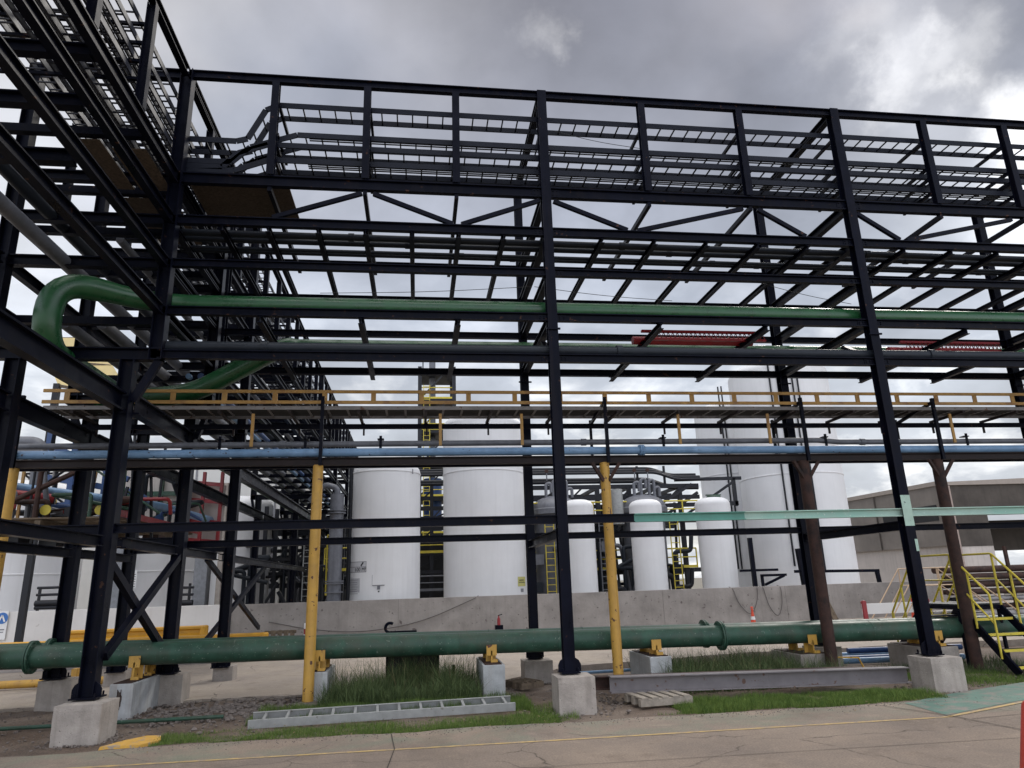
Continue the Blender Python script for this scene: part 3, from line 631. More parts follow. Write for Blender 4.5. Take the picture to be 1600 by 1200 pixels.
for (a, b) in segs:   # lower level girders on the column line
    xa = -6.83 if b < 12 else -6.7
    MB().ibeam((xa, a, 4.72), (xa, b, 4.72), 0.15, 0.30).build('girder', STEEL, lr)
    MB().ibeam((-8.47, a, 4.72), (-8.47, b, 4.72), 0.15, 0.30).build('girder', STEEL, lr)
    if a > 3: MB().ibeam((xa, a+0.14, 2.62), (xa, b-0.14, 2.62), 0.13, 0.16).build('girder', STEEL, lr)
    if a > 3 and b < 25: MB().ibeam((-8.5, a+0.14, 2.62), (-8.5, b-0.14, 2.62), 0.13, 0.16).build('girder', STEEL, lr)
# cross bearers
yb = []
y = 1.4
while y < 47: yb.append(y); y += 1.71
for y in yb:
    near = y < 24
    for key, z in (('a', 8.66), ('b', 7.87), ('c', 6.24)):
        if key == 'b' and (not near or y < 11): continue
        if key == 'c' and y < 10: continue
        MB().bar((XL_+0.01, y, z), (XR_-0.01, y, z), 0.12, 0.13).build('bearer', STEEL, lr)
    if 11 < y < 24: MB().bar((XL_+0.01, y+0.7, 7.08), (XR_-0.01, y+0.7, 7.08), 0.10, 0.11).build('bearer', STEEL, lr)
for y in [2.0, 5.2, 8.2, 11.22, 14.1, 16.9, 23.3, 29.7, 36, 42, 48]:
    MB().ibeam((XL_+0.1, y, 10.79), (XR_-0.1, y, 10.79), 0.14, 0.19).build('cross_beam', STEEL, lr)
    MB().ibeam((XL_+0.1, y, 7.09), (XR_-0.1, y, 7.09), 0.14, 0.18).build('cross_beam', STEEL, lr)
    MB().ibeam((XL_+0.1, y, 7.89), (XR_-0.1, y, 7.89), 0.14, 0.18).build('cross_beam', STEEL, lr)
    MB().ibeam((XL_+0.1, y, 8.66), (XR_-0.1, y, 8.66), 0.14, 0.18).build('cross_beam', STEEL, lr)
# posts of the tray storey and their arms
py_ = [1.3, 2.95, 4.6, 6.25, 7.88, 9.5, 12.7, 15.5, 18.3, 20, 21.7, 23.3, 25, 26.6, 28.2, 31.3, 32.9, 34.5, 37.6, 39.3, 40.9, 43.5, 45, 46.6]
for y in py_:
    for x in (XR_, XL_):
        MB().ibeam((x, y, 8.80), (x, y, 10.69), 0.13, 0.13, up=(1, 0, 0), tf=0.012).build('post', STEEL, lr)
    for z in (10.40, 10.05, 9.72, 9.4): MB().bar((XL_+0.08, y, z-0.085), (XR_-0.08, y, z-0.085), 0.05, 0.05).build('tray_arm', STEEL, lr)
# cross bracing between the first pair of front/back columns
MB().bar((-6.72, 11.34, 1.02), (-6.66, 13.98, 2.52), 0.10, 0.12).build('cross_brace', STEEL, lr)
MB().bar((-6.78, 11.34, 2.30), (-6.70, 13.98, 0.80), 0.10, 0.12).build('cross_brace', STEEL, lr)
for y0, y1 in ((17, 23), (29.9, 35.8), (36.2, 41.8)):
    MB().bar((-6.9, y0, 0.8), (-6.9, y1, 2.6), 0.08, 0.12).build('cross_brace', STEEL, lr)
    MB().bar((-7.0, y0, 2.6), (-7.0, y1, 0.8), 0.08, 0.12).build('cross_brace', STEEL, lr)
bd = MB(); bd.box(-7.75, -7.15, 10.0, 11.4, 8.56, 8.58); bd.build('deck_board', OSB, lr)
bd = MB(); bd.box(-7.05, -6.55, 10.2, 11.4, 8.56, 8.58); bd.build('deck_board', OSB, lr)
bd = MB(); bd.box(-7.6, -6.6, 11.7, 13.4, 8.56, 8.58); bd.build('deck_board', OSB, lr)
# cable ladders and pipes carried by the left rack
k = 0
wl = ['nearest the sky', 'second level', 'third level', 'fourth level', 'lowest level']
for i, z in enumerate((10.40, 10.05, 9.72, 9.4, 9.08)):
    for j, (xc, w) in enumerate(((-6.80, 0.42), (-7.45, 0.42), (-8.45, 0.45))):
        if i > 1 and j > 1: continue
        if i > 3 and j > 0: continue
        t = thing('cable_ladder', f"dark cable ladder on the left rack, {wl[i]}, {['right-hand', 'middle', 'left-hand'][j]} run", 'cable tray', 'cable ladders on the left rack')
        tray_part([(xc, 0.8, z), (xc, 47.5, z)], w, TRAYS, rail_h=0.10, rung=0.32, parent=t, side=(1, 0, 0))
for i, (x, z, r, m_, c) in enumerate([(-6.95, 7.86, .08, GREYM, 'grey'), (-7.5, 7.86, .07, GREYM, 'grey'), (-8.3, 7.9, .10, GREYP, 'dark grey'), (-7.2, 7.08, .09, GREYM, 'grey'), (-8.0, 7.10, .11, GREYM, 'grey'),
        (-6.85, 6.26, .07, BLUED, 'blue'), (-7.1, 6.26, .06, BLUE, 'light blue'), (-7.6, 6.29, .10, GREYM, 'grey'), (-8.2, 6.29, .10, GREYM, 'grey')]):
    y0 = 14.9 if c in ('blue', 'light blue') else (0.8 if i in (2, 3, 4) else 11.9)
    pipe([(x, y0, z), (x, 47.5, z)], r, m_, f"{c} pipe running away on the left rack, {'upper' if z > 7.5 else 'middle' if z > 6.8 else 'lower'} storey, {['rightmost', 'inner', 'outer left', 'right-hand', 'left-hand', 'right of the pair', 'left of the pair', 'inner', 'outer left'][i]}", 'pipe', group='pipes carried by the left rack', n=12)
pipe([(-7.3, 14.6, 5.0), (-7.3, 47, 5.0)], 0.13, GREEN, 'darker green pipe beside the green pipe under the left rack', 'green_pipe', n=18)
for (x, y, w, lab) in [(-6.74, 11.05, 0.60, 'large pale concrete pedestal under the nearest column at the left'), (-6.64, 14.22, 0.5, 'dark concrete pedestal under the second column at the left behind the green pipe'),
                       (-8.5, 14.25, 0.55, 'concrete pedestal under the rear left column by the left end of the green pipes'), (-6.43, 17.05, 0.42, 'small concrete pedestal on the yard slab beyond the green pipes at the left'),
                       (-8.55, 11.2, 0.55, 'concrete pedestal cut by the left edge of the picture'), (-8.6, 17.05, 0.45, 'concrete pedestal on the yard slab at the far left behind the rear column')]:
    pedestal(x, y, w, 0.48 if y < 15 else 0.32, lab, group='concrete pedestals of the left rack', rot=0.0)
for y in (29.7, 36, 42, 48):
    pedestal(xlow[y][0], y, 0.5, 0.3, f'distant concrete pedestal of the left rack, {"nearest" if y==29.7 else "second" if y==36 else "third" if y==42 else "farthest"} behind the wall', group='concrete pedestals of the left rack')
    pedestal(xlow[y][1], y, 0.5, 0.3, f'distant left-row pedestal of the left rack, {"nearest" if y==29.7 else "second" if y==36 else "third" if y==42 else "farthest"} behind the wall', group='concrete pedestals of the left rack')

# ------------------------------------------------------------------ low pipe support rack with yellow and rusty posts
YP = 13.0
low = thing('pipe_support_rack', 'low support on yellow and rusty posts carrying the light blue pipe and yellow rail', 'pipe support')
for i, (x, m_, lb) in enumerate([(-9.2, YPOST, 'yellow orange post'), (-4.09, YPOST, 'yellow painted post'), (1.25, YPOST, 'yellow painted post with a rusty head'), (5.32, RUST, 'dark rusty post'), (8.25, RUST, 'dark rusty post'), (13.2, RUST, 'dark rusty post')]):
    r = 0.092 if m_ is YPOST else 0.11
    p = MB().tube([(x, YP, 0.0), (x, YP, 4.02)], r, 20).build('post', m_, low); tag(p, lb)
    if i > 1:
        MB().bar((x+0.05, YP-0.06, 3.66), (x+0.27, YP-0.12, 4.0), 0.05, 0.06).build('bracket', RUST, p)
        MB().bar((x-0.05, YP-0.06, 3.66), (x-0.27, YP-0.12, 4.0), 0.05, 0.06).build('bracket', RUST, p)
    if i == 1:
        pass
    # tall hanger frame above the post head
    h = MB(); h.bar((x+0.05, YP-0.14, 4.0), (x+0.05, YP-0.14, 5.28), 0.06, 0.06); h.bar((x+0.05, YP+1.08, 4.2), (x+0.05, YP+1.08, 5.1), 0.05, 0.05); h.bar((x+0.05, YP-0.17, 5.2), (x+0.05, YP+1.1, 5.0), 0.05, 0.06)
    h.build('upright_frame', STEEL, low)
bm = MB(); bm.ibeam((-9.6, YP, 4.085), (18, YP, 4.085), 0.12, 0.14); bm.build('beam', BROWNST, low)
bm = MB(); bm.bar((-9.6, YP+0.34, 4.07), (18, YP+0.34, 4.07), 0.06, 0.1); bm.build('beam', STEEL, low)
# yellow edge rail of the ladder
for k, (z, hh) in enumerate([(5.405, 0.058), (5.20, 0.060)]):
    MB().bar((-8.9, YP-0.02, z), (18, YP-0.02, z), 0.03, hh).build('edge_rail', OCHRE, low)
cl = []
x = -8.5
while x < 17.8:
    MB().box(x-0.045, x+0.045, YP-0.03, YP-0.008, 5.225, 5.38).build('rail_post', OCHRE, low); x += 0.895
for i in range(21):
    xx = -8.4 + i*1.25
    MB().bar((xx, YP+0.0, 5.03), (xx, YP+1.02, 5.03), 0.05, 0.05).build('bracket', BROWNST, low)
    MB().bar((xx+0.03, YP+1.0, 5.03), (xx+0.03, YP+1.0, 4.78), 0.035, 0.035).build('bracket', BROWNST, low)
MB().bar((-8.9, YP+1.0, 4.96), (18, YP+1.0, 4.96), 0.05, 0.10).build('beam', STEEL, low)
for px in (395, 688, 815, 1060, 1200, 1486):
    p = at(px, 660, y=YP+0.15)
    MB().bar((p.x, YP+0.15, 4.40), (p.x, YP+0.15, 5.02), 0.055, 0.03).build('hanger', OCHRE, low)
t = thing('cable_ladder', 'pale weathered cable ladder lying behind the yellow rail above the light blue pipe', 'cable tray')
tray_part([(-8.9, YP+0.42, 5.11), (18, YP+0.42, 5.11)], 0.74, TRAYL, rail_h=0.07, rung=0.36, parent=t, side=(0, 1, 0), rr=0.03)
cab = MB()
for j in range(11):
    pts = [V((-8.9+i*0.9, YP+0.12+j*0.058+0.012*mnoise.noise(V((i*0.8, j, 0))), 5.135+0.01*(j % 2))) for i in range(30)]
    cab.tube(pts, 0.024, 6)
tag(cab.build('cable_bundle', RUBBER), 'bundle of black cables lying in the pale cable ladder above the blue pipe', 'cables')
pb = pipe([(-9.6, YP-0.02, 4.24), (-3, YP-0.02, 4.25), (3, YP-0.02, 4.25), (18, YP-0.02, 4.20)], 0.076, BLUE, 'light blue pipe with chipped paint on the low support rack', 'blue_pipe', flanges=[((2.0, YP-0.02, 4.25), (1, 0, 0))], n=20)
for x, lb in ((-8.7, ''),):
    pass
gp = pipe([(-9.6, YP+0.33, 4.46), (5.9, YP+0.33, 4.50), (6.4, YP+0.33, 4.46), (18, YP+0.33, 4.46)], 0.055, GREYM, 'slim grey pipe clamped just above and behind the light blue pipe', 'grey_pipe', joints=[((-5.35+0.55, YP+0.33, 4.475), (1, 0, 0)), ((0.95, YP+0.33, 4.487), (1, 0, 0)), ((6.9, YP+0.33, 4.46), (1, 0, 0))])
for px in (345, 478, 595, 1035, 1288, 1508):
    p = at(px, 690, y=YP+0.33); b = MB(); b.bar((p.x, YP+0.27, 4.30), (p.x, YP+0.27, 4.62), 0.05, 0.02); b.box(p.x-0.06, p.x+0.06, YP+0.26, YP+0.40, 4.55, 4.57); b.build('clamp', STEEL, gp)

# ------------------------------------------------------------------ ground-level green pipes on piers
def zg(x): return 0.865 - 0.0115*(x+4)
pipe([(-16, 13.38, zg(-16)), (20, 13.38, zg(20))], 0.185, GREEN, 'front one of two thick dark green pipes running along the ground on piers', 'green_pipe', n=32,
     flanges=[((at(48, 1040, y=13.38).x, 13.38, zg(-8.4)), (1, 0, 0)), ((at(1128, 990, y=13.3).x, 13.38, zg(3.5)), (1, 0, 0))])
pipe([(-16, 13.98, zg(-16)), (20, 13.98, zg(20))], 0.185, GREEN, 'rear one of two thick dark green pipes running along the ground on piers', 'green_pipe', n=32,
     flanges=[((at(78, 1030, y=14).x, 13.98, zg(-8.1)), (1, 0, 0)), ((at(1100, 985, y=14).x, 13.98, zg(3.5)), (1, 0, 0))])
for o_ in [o for o in COL.objects if o.name.startswith('green_pipe') and 'along the ground' in o.get('label', '')]:
    yy = 13.38 if 'front' in o_['label'] else 13.98
    for k, x in enumerate((-5.4, -1.55, 0.25, 6.4, 9.6)):
        z = zg(x); MB().lathe((0, 0, 0), [(0.185, -0.008), (0.1895, -0.004), (0.1895, 0.004), (0.185, 0.008)], 28).build('weld_ring', GREEN, o_)
        w_ = [q for q in COL.objects if q.name.startswith('weld_ring')][-1]; w_.rotation_euler = (0, PI/2, 0); w_.location = (x+(0 if yy < 13.5 else 0.6), yy, z)
def pier(x, w, z1, lab, m=CONCW, y0=12.83, y1=14.3, rot=0):
    t = thing('concrete_pier', lab, 'pier', 'piers carrying the two green ground pipes')
    b = MB(); b.box(x-w/2, x+w/2, y0, y1, -0.15, z1); o = b.build('block', m, t, bevel=0.012)
    pl = MB(); pl.box(x-w/2+0.04, x+w/2-0.05, y0+0.03, y1-0.05, z1, z1+0.012); pl.build('rusty_plate', RUST, t)
    for yy in (13.38, 13.98):
        zz = zg(x); s = MB()
        s.box(x-0.012, x+0.012, yy-0.2, yy+0.14, z1+0.012, zz-0.12); s.box(x-0.09, x+0.09, yy-0.03, yy-0.01, z1+0.012, zz-0.16)
        s.box(x-0.09, x+0.09, yy-0.20, yy-0.188, zz-0.20, zz-0.02); s.box(x-0.02, x+0.10, yy-0.24, yy-0.19, z1+0.012, z1+0.06)
        s.build('pipe_saddle', YPOST, t)
    return t
pier(-6.95, 0.36, 0.50, 'white-washed concrete pier with an exposed rebar scar by the nearest left column', y0=12.75)
_pr = [o for o in COL.objects if o.name.startswith('concrete_pier')][0]
sc0 = MB(); pts = [(0.055+0.03*mnoise.noise(V((k*1.3, 0, 5))), k) for k in range(16)]
vs = [(-6.97+r*math.cos(k/16*2*PI)*0.8, 12.7485, 0.27+2.3*r*math.sin(k/16*2*PI)) for r, k in pts]
sc0.add(vs, [tuple(range(16))]).build('rebar_scar', mat('broken_concrete', (0.09, 0.07, 0.06), 0.95, var=0.5, vscale=30, bump=1.0), _pr)
for dx in (-0.02, 0.015): MB().tube([(-6.97+dx, 12.744, 0.12), (-6.97+dx*1.5, 12.740, 0.42)], 0.006, 6).build('rebar', RUST, _pr)
pier(-3.95, 0.30, 0.50, 'narrow concrete pier hidden behind the foot of the left yellow post', y0=13.12)
pier(-0.98, 0.38, 0.51, 'white-washed concrete pier standing in dirt left of the middle column')
pier(2.05, 0.40, 0.50, 'white-washed concrete pier in weeds right of the second yellow post', y0=13.0)
pier(5.1, 0.6, 0.40, 'low concrete pier behind the first rusty post', CONC, y0=13.15)
pier(7.7, 0.7, 0.42, 'low concrete pier by the second rusty post and the crossover stair', CONC, y0=13.15)
pier(-10.2, 0.4, 0.5, 'concrete pier beyond the left edge of the picture')
# footing collar of the yellow post
b = MB(); b.lathe((-4.09, YP, 0), [(0.20, -0.1), (0.20, 0.03), (0.15, 0.06), (0.09, 0.065)], 14, False); tag(b.build('post_footing', STONE), 'rough concrete footing round the foot of the left yellow post', 'footing')

# black open-top box / culvert guard under the pipes
cb = thing('black_steel_box', 'black open steel box standing in weeds under the green pipes left of the middle', 'steel box')
b = MB(); b.box(-2.86, -1.88, 14.62, 14.66, 0, 0.92); b.box(-2.86, -2.82, 14.15, 14.62, 0, 0.9); b.box(-1.92, -1.88, 14.15, 14.62, 0, 0.9); b.build('panel', GLASS, cb)
b = MB(); b.bar((-2.84, 14.14, 0), (-2.84, 14.14, 0.92), 0.05, 0.05); b.bar((-1.9, 14.14, 0), (-1.9, 14.14, 0.92), 0.05, 0.05); b.build('corner_post', STEEL, cb)
b = MB(); b.box(-2.80, -1.94, 14.155, 14.17, 0.05, 0.9); b.build('front_panel', GLASS, cb)
# C-clamp scrap on top of pipe
b = MB(); b.tube([V((-2.82, 14.75, 1.08))+V((0.09*math.cos(a), 0, 0.09*math.sin(a))) for a in [k*0.35+0.9 for k in range(13)]], 0.03, 8); b.box(-2.85, -2.3, 14.72, 14.78, 0.98, 1.02)
tag(b.build('steel_clamp', STEEL), 'black curved steel clamp sticking up behind the green pipes', 'clamp')
b = MB(); b.tube([(-1.62, 14.0, 0), (-1.62, 14.0, 0.42)], 0.035, 8); tag(b.build('rusty_stake', RUST), 'short rusty stake left of the white-washed pier', 'stake')

# ------------------------------------------------------------------ things lying on the verge
t = thing('ladder_tray', 'weathered galvanised ladder tray lying on the grass verge beside the road', 'ladder')
LA, LB = V((-4.62, 11.12, 0.07)), V((-0.83, 11.10, 0.07))
def lay(a, b, w, nr, tilt):
    d = (b-a).normalized(); s = V((-d.y, d.x, 0)); off = s*w*math.cos(tilt)+V((0, 0, w*math.sin(tilt)))
    up = off.cross(d)*-1; up = d.cross(off.normalized())*-1; up = off.normalized().cross(d); up = -up if up.z < 0 else up
    for sg in (0, 1):
        p, q = a+off*sg, b+off*sg; f = 0.03 if sg == 0 else -0.03
        pr = [(-0.008, -0.055), (0.008, -0.055), (0.008, 0.055), (-0.008, 0.055)]
        mb = MB(); mb.prism(p, q, pr, up=tuple(up)); mb.prism(p+off.normalized()*f*0.5+up*0.052, q+off.normalized()*f*0.5+up*0.052, [(-0.022, -0.004), (0.022, -0.004), (0.022, 0.004), (-0.022, 0.004)], up=tuple(up)); mb.build('side_rail', ALU, t)
    for k in range(nr):
        c = a.lerp(b, (k+0.6)/nr)+up*0.03; MB().bar(c+off*0.015, c+off*0.985, 0.038, 0.03, up=tuple(up)).build('rung', ALU, t)
lay(V((-4.64, 11.16, 0.055)), V((-0.82, 11.36, 0.065)), 0.44, 12, 0.10)
b = MB(); b.ibeam((0.72, 11.62, 0.27), (5.73, 11.50, 0.20), 0.20, 0.24, tf=0.016); tag(b.build('steel_beam', GREYB), 'long grey steel I-beam lying on the ground between the yellow post and the right pedestal', 'steel beam')
b = MB(); b.ibeam((0.55, 11.88, 0.27), (5.0, 11.80, 0.22), 0.18, 0.2, tf=0.016); tag(b.build('steel_beam', RUST), 'rusty steel beam lying behind the long grey beam', 'steel beam')
def pallet(cx, cy, rz, lab, z=0.03, tilt=0, w=0.9, d=0.75, m=PALE):
    t = thing('wooden_pallet', lab, 'pallet', 'wooden pallets')
    for k in range(5):
        MB().box(-w/2+k*w/5+0.02, -w/2+(k+1)*w/5-0.045, -d/2, d/2, 0.10, 0.122).build('deck_slat', m, t)
    for k in (-1, 0, 1):
        MB().box(-w/2, w/2, k*(d/2-0.05)-0.045, k*(d/2-0.05)+0.045, 0.0, 0.099).build('bearer', m, t)
    t.location = (cx, cy, z); t.rotation_euler = (tilt, 0, rz); return t
pallet(1.38, 11.28, 0.12, 'small broken wooden pallet under the near end of the long grey beam', w=0.85, d=0.62)
pallet(-0.35, 13.6, 0.5, 'weathered pallet pieces behind the white-washed pier left of the middle column', w=0.5, d=0.5, m=PLANK)
pallet(-6.95, 26.3, 0.05, 'weathered wooden pallet leaning upright against the concrete wall', z=0.05, tilt=1.35, w=1.05, d=0.95, m=PLANK)
b = MB(); b.tube([(0.6, 14.75, 0.08), (3.2, 14.95, 0.08)], 0.03, 10); tag(b.build('blue_pipe', BLUE), 'short thin light blue pipe on the ground behind the middle column', 'pipe')
for k, (y, z, r) in enumerate([(14.75, 0.06, 0.06), (15.15, 0.05, 0.07), (15.6, 0.07, 0.07), (15.35, 0.19, 0.06)]):
    b = MB(); b.tube([(6.35+0.25*k, y, z), (9.2+0.15*k, y-0.25, z)], r, 12)
    tag(b.build('blue_pipe', BLUED if k % 2 else BLUE), ['front light blue pipe', 'second deep blue pipe', 'rear light blue pipe', 'deep blue pipe on top'][k] + ' of the pile on the ground behind the right column', 'pipe', 'blue pipes piled on the ground')
b = MB(); b.tube([(5.5, 13.25, 0.0), (5.52, 13.2, 0.32), (5.95, 13.15, 0.30), (6.1, 13.2, 0.02)], 0.018, 6); tag(b.build('bent_bar', YPOST), 'thin bent bar frame at the foot of the first rusty post', 'bar')
# kerb remnant, rubble
b = MB(); pts = [(-6.28, 10.38), (-5.80, 10.36), (-5.62, 10.62), (-5.72, 10.95), (-5.92, 11.0), (-6.12, 10.75)]
n = len(pts); b.add([(x, y, -0.02) for x, y in pts]+[(x*0.98-0.11, y*0.98+0.21, 0.022) for x, y in pts], [tuple(range(n, 2*n))]+[(i, (i+1) % n, (i+1) % n+n, i+n) for i in range(n)])
tag(b.build('kerb_stone', YKERB), 'chipped yellow painted kerb remnant on the road edge at the left', 'kerb')
def rock(bm_, c, r):
    vs = []; fs = []; nn, mm2 = 6, 4
    sd = random.random()*100
    for j in range(mm2+1):
        for i in range(nn):
            th = PI*j/mm2; ph = 2*PI*i/nn
            p = V((math.sin(th)*math.cos(ph), math.sin(th)*math.sin(ph), math.cos(th)*0.6))
            q = p*r*(1+0.45*mnoise.noise(p*1.7+V((sd, 0, 0)))); vs.append(V(c)+q)
    for j in range(mm2):
        for i in range(nn): fs.append((j*nn+i, j*nn+(i+1) % nn, (j+1)*nn+(i+1) % nn, (j+1)*nn+i))
    bm_.add(vs, fs)
rb = MB()
for k in range(4200):
    x = random.uniform(-10.5, 8.5); y = random.uniform(10.5, 14.2)
    if x > -4.4 and random.random() < 0.6: continue
    rock(rb, (x, y, -0.01), random.choice([0.006, 0.008, 0.010, 0.014, 0.022]))
for k in range(700):
    x = random.gauss(-5.3, 0.9); y = random.gauss(13.0, 0.55)
    rock(rb, (x, y, 0.0), random.uniform(0.015, 0.05))
for cx_, cy_ in ((0.03, F-0.1), (6.05, F), (-6.74, 11.05), (-6.64, 14.2), (-0.98, 13.2), (0.03, RR)):
    for k in range(150):
        a_ = random.uniform(0, 6.283); q_ = 0.30+abs(random.gauss(0, 0.10)); f_ = 1/max(abs(math.cos(a_)), abs(math.sin(a_)))
        rock(rb, (cx_+math.cos(a_)*q_*f_, cy_+math.sin(a_)*q_*f_, -0.005), random.choice([0.006, 0.010, 0.016, 0.022]))
for k in range(160):
    rock(rb, (random.gauss(0.6, 0.35), random.gauss(12.2, 0.5), 0.0), random.uniform(0.01, 0.03))
for k in range(900):
    x = random.uniform(-6, 6.5); rock(rb, (x, edgey(x)-abs(random.gauss(0, 0.16)), 0.003), random.choice([0.004, 0.006, 0.009]))
tag(rb.build('gravel', STONE), 'loose stones and rubble scattered over the dirt verge', 'gravel', kind='stuff')
for i, (x, y, r) in enumerate([(-5.55, 13.0, 0.11), (-5.2, 12.6, 0.07), (-5.9, 12.2, 0.06), (0.75, 10.75, 0.04)]):
    b = MB(); rock(b, (0, 0, 0), r); o = b.build('stone', STONE); o.location = (x, y, 0.02)
    tag(o, ['largest flat grey stone on the dirt left of the yellow post', 'mid-sized stone on the dirt left of the yellow post', 'stone near the yellow kerb remnant', 'small stone in front of the middle pedestal'][i], 'stone', 'loose stones')
b = MB(); b.tube([(-9.5, 12.0, 0.05), (-5.2, 12.1, 0.04)], 0.028, 8); tag(b.build('thin_pipe', GREEN), 'thin dirty green pipe lying on the dirt at the left behind the large pedestal', 'pipe')

# ------------------------------------------------------------------ grass and weeds
def blades(n, region, hmin, hmax, wmax, m, name, lab, dens=None, lean=0.5, segs=2):
    mb = MB(); vs = []; fs = []
    while n > 0:
        x, y = region()
        if dens and random.random() > dens(x, y): n -= 0.25; continue
        n -= 1
        h = random.uniform(hmin, hmax)*(0.6+0.8*max(0, 0.5+mnoise.noise(V((x*2, y*2, 1)))))
        a = random.uniform(0, 2*PI); w = random.uniform(0.4, 1)*wmax
        ld = random.uniform(0, 2*PI); ln = random.uniform(0, lean)*h
        s = V((math.cos(a), math.sin(a), 0)); l = V((math.cos(ld), math.sin(ld), 0))
        o = len(vs); base = V((x, y, -0.03))
        for k in range(segs+1):
            t_ = k/segs; c = base + V((0, 0, h*(t_ - 0.25*t_*t_*(ln/h if h else 0)))) + l*ln*t_*t_
            if k < segs: vs += [c-s*w*(1-t_*0.7)/2, c+s*w*(1-t_*0.7)/2]
            else: vs.append(c)
        for k in range(segs-1): fs.append((o+2*k, o+2*k+1, o+2*k+3, o+2*k+2))
        fs.append((o+2*segs-2, o+2*segs-1, o+2*segs))
    mb.add(vs, fs); o = mb.build(name, m); return tag(o, lab, 'grass', kind='stuff')
def dn(x, y):
    v = 0.5+1.3*mnoise.noise(V((x*1.1, y*1.6, 7)))
    return max(0, min(1, v+0.25))
def r_left():
    x = random.uniform(-5.7, -0.3); return x, edgey(x) + 0.06 + random.random()**1.5*0.75
blades(26000, r_left, 0.02, 0.085, 0.007, GRASS, 'grass', 'short green grass along the road edge under the ladder tray', lambda x, y: 1.0 if y < 10.75 else dn(x, y))
def r_left2():
    return random.uniform(-4.75, -0.5), random.uniform(11.5, 12.7)
blades(34000, r_left2, 0.05, 0.16, 0.008, GRASS, 'grass', 'bright short grass between the ladder tray and the tall weeds', lambda x, y: 1.0 if x > -4.2 else dn(x, y))
def r_right():
    x = random.uniform(1.1, 5.6); return x, 10.42 + random.random()*1.0
blades(40000, r_right, 0.04, 0.13, 0.007, GRASS, 'grass', 'short grass in front of the long grey beam at the right', lambda x, y: 1.0 if y > edgey(x)+0.08+0.1*mnoise.noise(V((x*3, 0, 0))) and (x > 1.5 or dn(x, y) > .5) else 0)
def r_far():
    return random.uniform(6.3, 11), random.uniform(11.2, 13.0)
blades(22000, r_far, 0.03, 0.09, 0.008, GRASS, 'grass', 'sparse grass at the right behind the green painted walkway', lambda x, y: dn(x, y)*(1 if y > 10.9+0.28*(x-6) else 0))
def r_mid():
    return random.uniform(-0.6, 0.0), random.uniform(10.5, 11.9)
blades(2600, r_mid, 0.03, 0.10, 0.007, GRASS, 'grass', 'patch of grass left of the middle pedestal', dn)
def r_w1():
    return random.gauss(-2.3, 0.95), random.uniform(12.45, 14.1)
blades(15000, r_w1, 0.12, 0.50, 0.011, WEED, 'weeds', 'tall dark weeds under the green pipes between the yellow post and the white-washed pier', lambda x, y: 1.0 if -3.9 < x < -1.25 else 0, lean=0.9, segs=4)
def r_w1b():
    return random.uniform(-3.9, -1.15), random.uniform(13.0, 14.1)
blades(900, r_w1b, 0.45, 0.82, 0.009, WEED, 'weeds', 'tallest thin seed stalks among the weeds left of the middle', None, lean=0.8, segs=5)
def r_w2():
    return random.uniform(2.0, 5.2), random.uniform(12.2, 14.9)
blades(15000, r_w2, 0.12, 0.50, 0.011, WEED, 'weeds', 'tall dark weeds under the green pipes between the second yellow post and the rusty post', None, lean=0.9, segs=4)
blades(700, r_w2, 0.4, 0.70, 0.009, WEED, 'weeds', 'thin seed stalks among the weeds right of the middle', None, lean=0.8, segs=5)
DEAD = grass_mat('dead_stems', (0.10, 0.075, 0.035), (0.26, 0.21, 0.11))
blades(500, r_w1b, 0.3, 0.7, 0.008, DEAD, 'dead_stems', 'dry straw coloured stems among the weeds left of the middle', None, lean=1.0, segs=4)
blades(500, r_w2, 0.25, 0.65, 0.008, DEAD, 'dead_stems', 'dry straw coloured stems among the weeds right of the middle', None, lean=1.0, segs=4)
blades(1500, r_left, 0.02, 0.09, 0.006, DEAD, 'dead_stems', 'dry blades in the short grass along the road edge', dn, lean=1.2)
blades(1500, r_right, 0.02, 0.09, 0.006, DEAD, 'dead_stems', 'dry blades in the short grass before the long grey beam', dn, lean=1.2)
def r_w3():
    return random.uniform(6.9, 9.6), random.uniform(12.6, 14.2)
blades(3000, r_w3, 0.06, 0.25, 0.010, WEED, 'weeds', 'weeds round the foot of the second rusty post and the stair', dn, lean=0.9, segs=3)

lf = MB()
for k in range(260):
    x = random.uniform(-6, 6); y = edgey(x)+random.uniform(-0.55, 1.2); a = random.uniform(0, 6.28); r = random.uniform(0.010, 0.026); z = 0.012 if y < edgey(x) else random.uniform(0.01, 0.05)
    u = V((math.cos(a), math.sin(a), random.uniform(-.2, .4)))*r; v = V((-math.sin(a), math.cos(a), random.uniform(-.2, .3)))*r*0.5; c = V((x, y, z))
    lf.add([c-u, c-v, c+u, c+v], [(0, 1, 2, 3)])
tag(lf.build('leaf_litter', mat('dry_leaf', (0.20, 0.14, 0.07), 0.8, var=0.4, vscale=20)), 'dry leaves and bits of litter along the road edge', 'litter', kind='stuff')
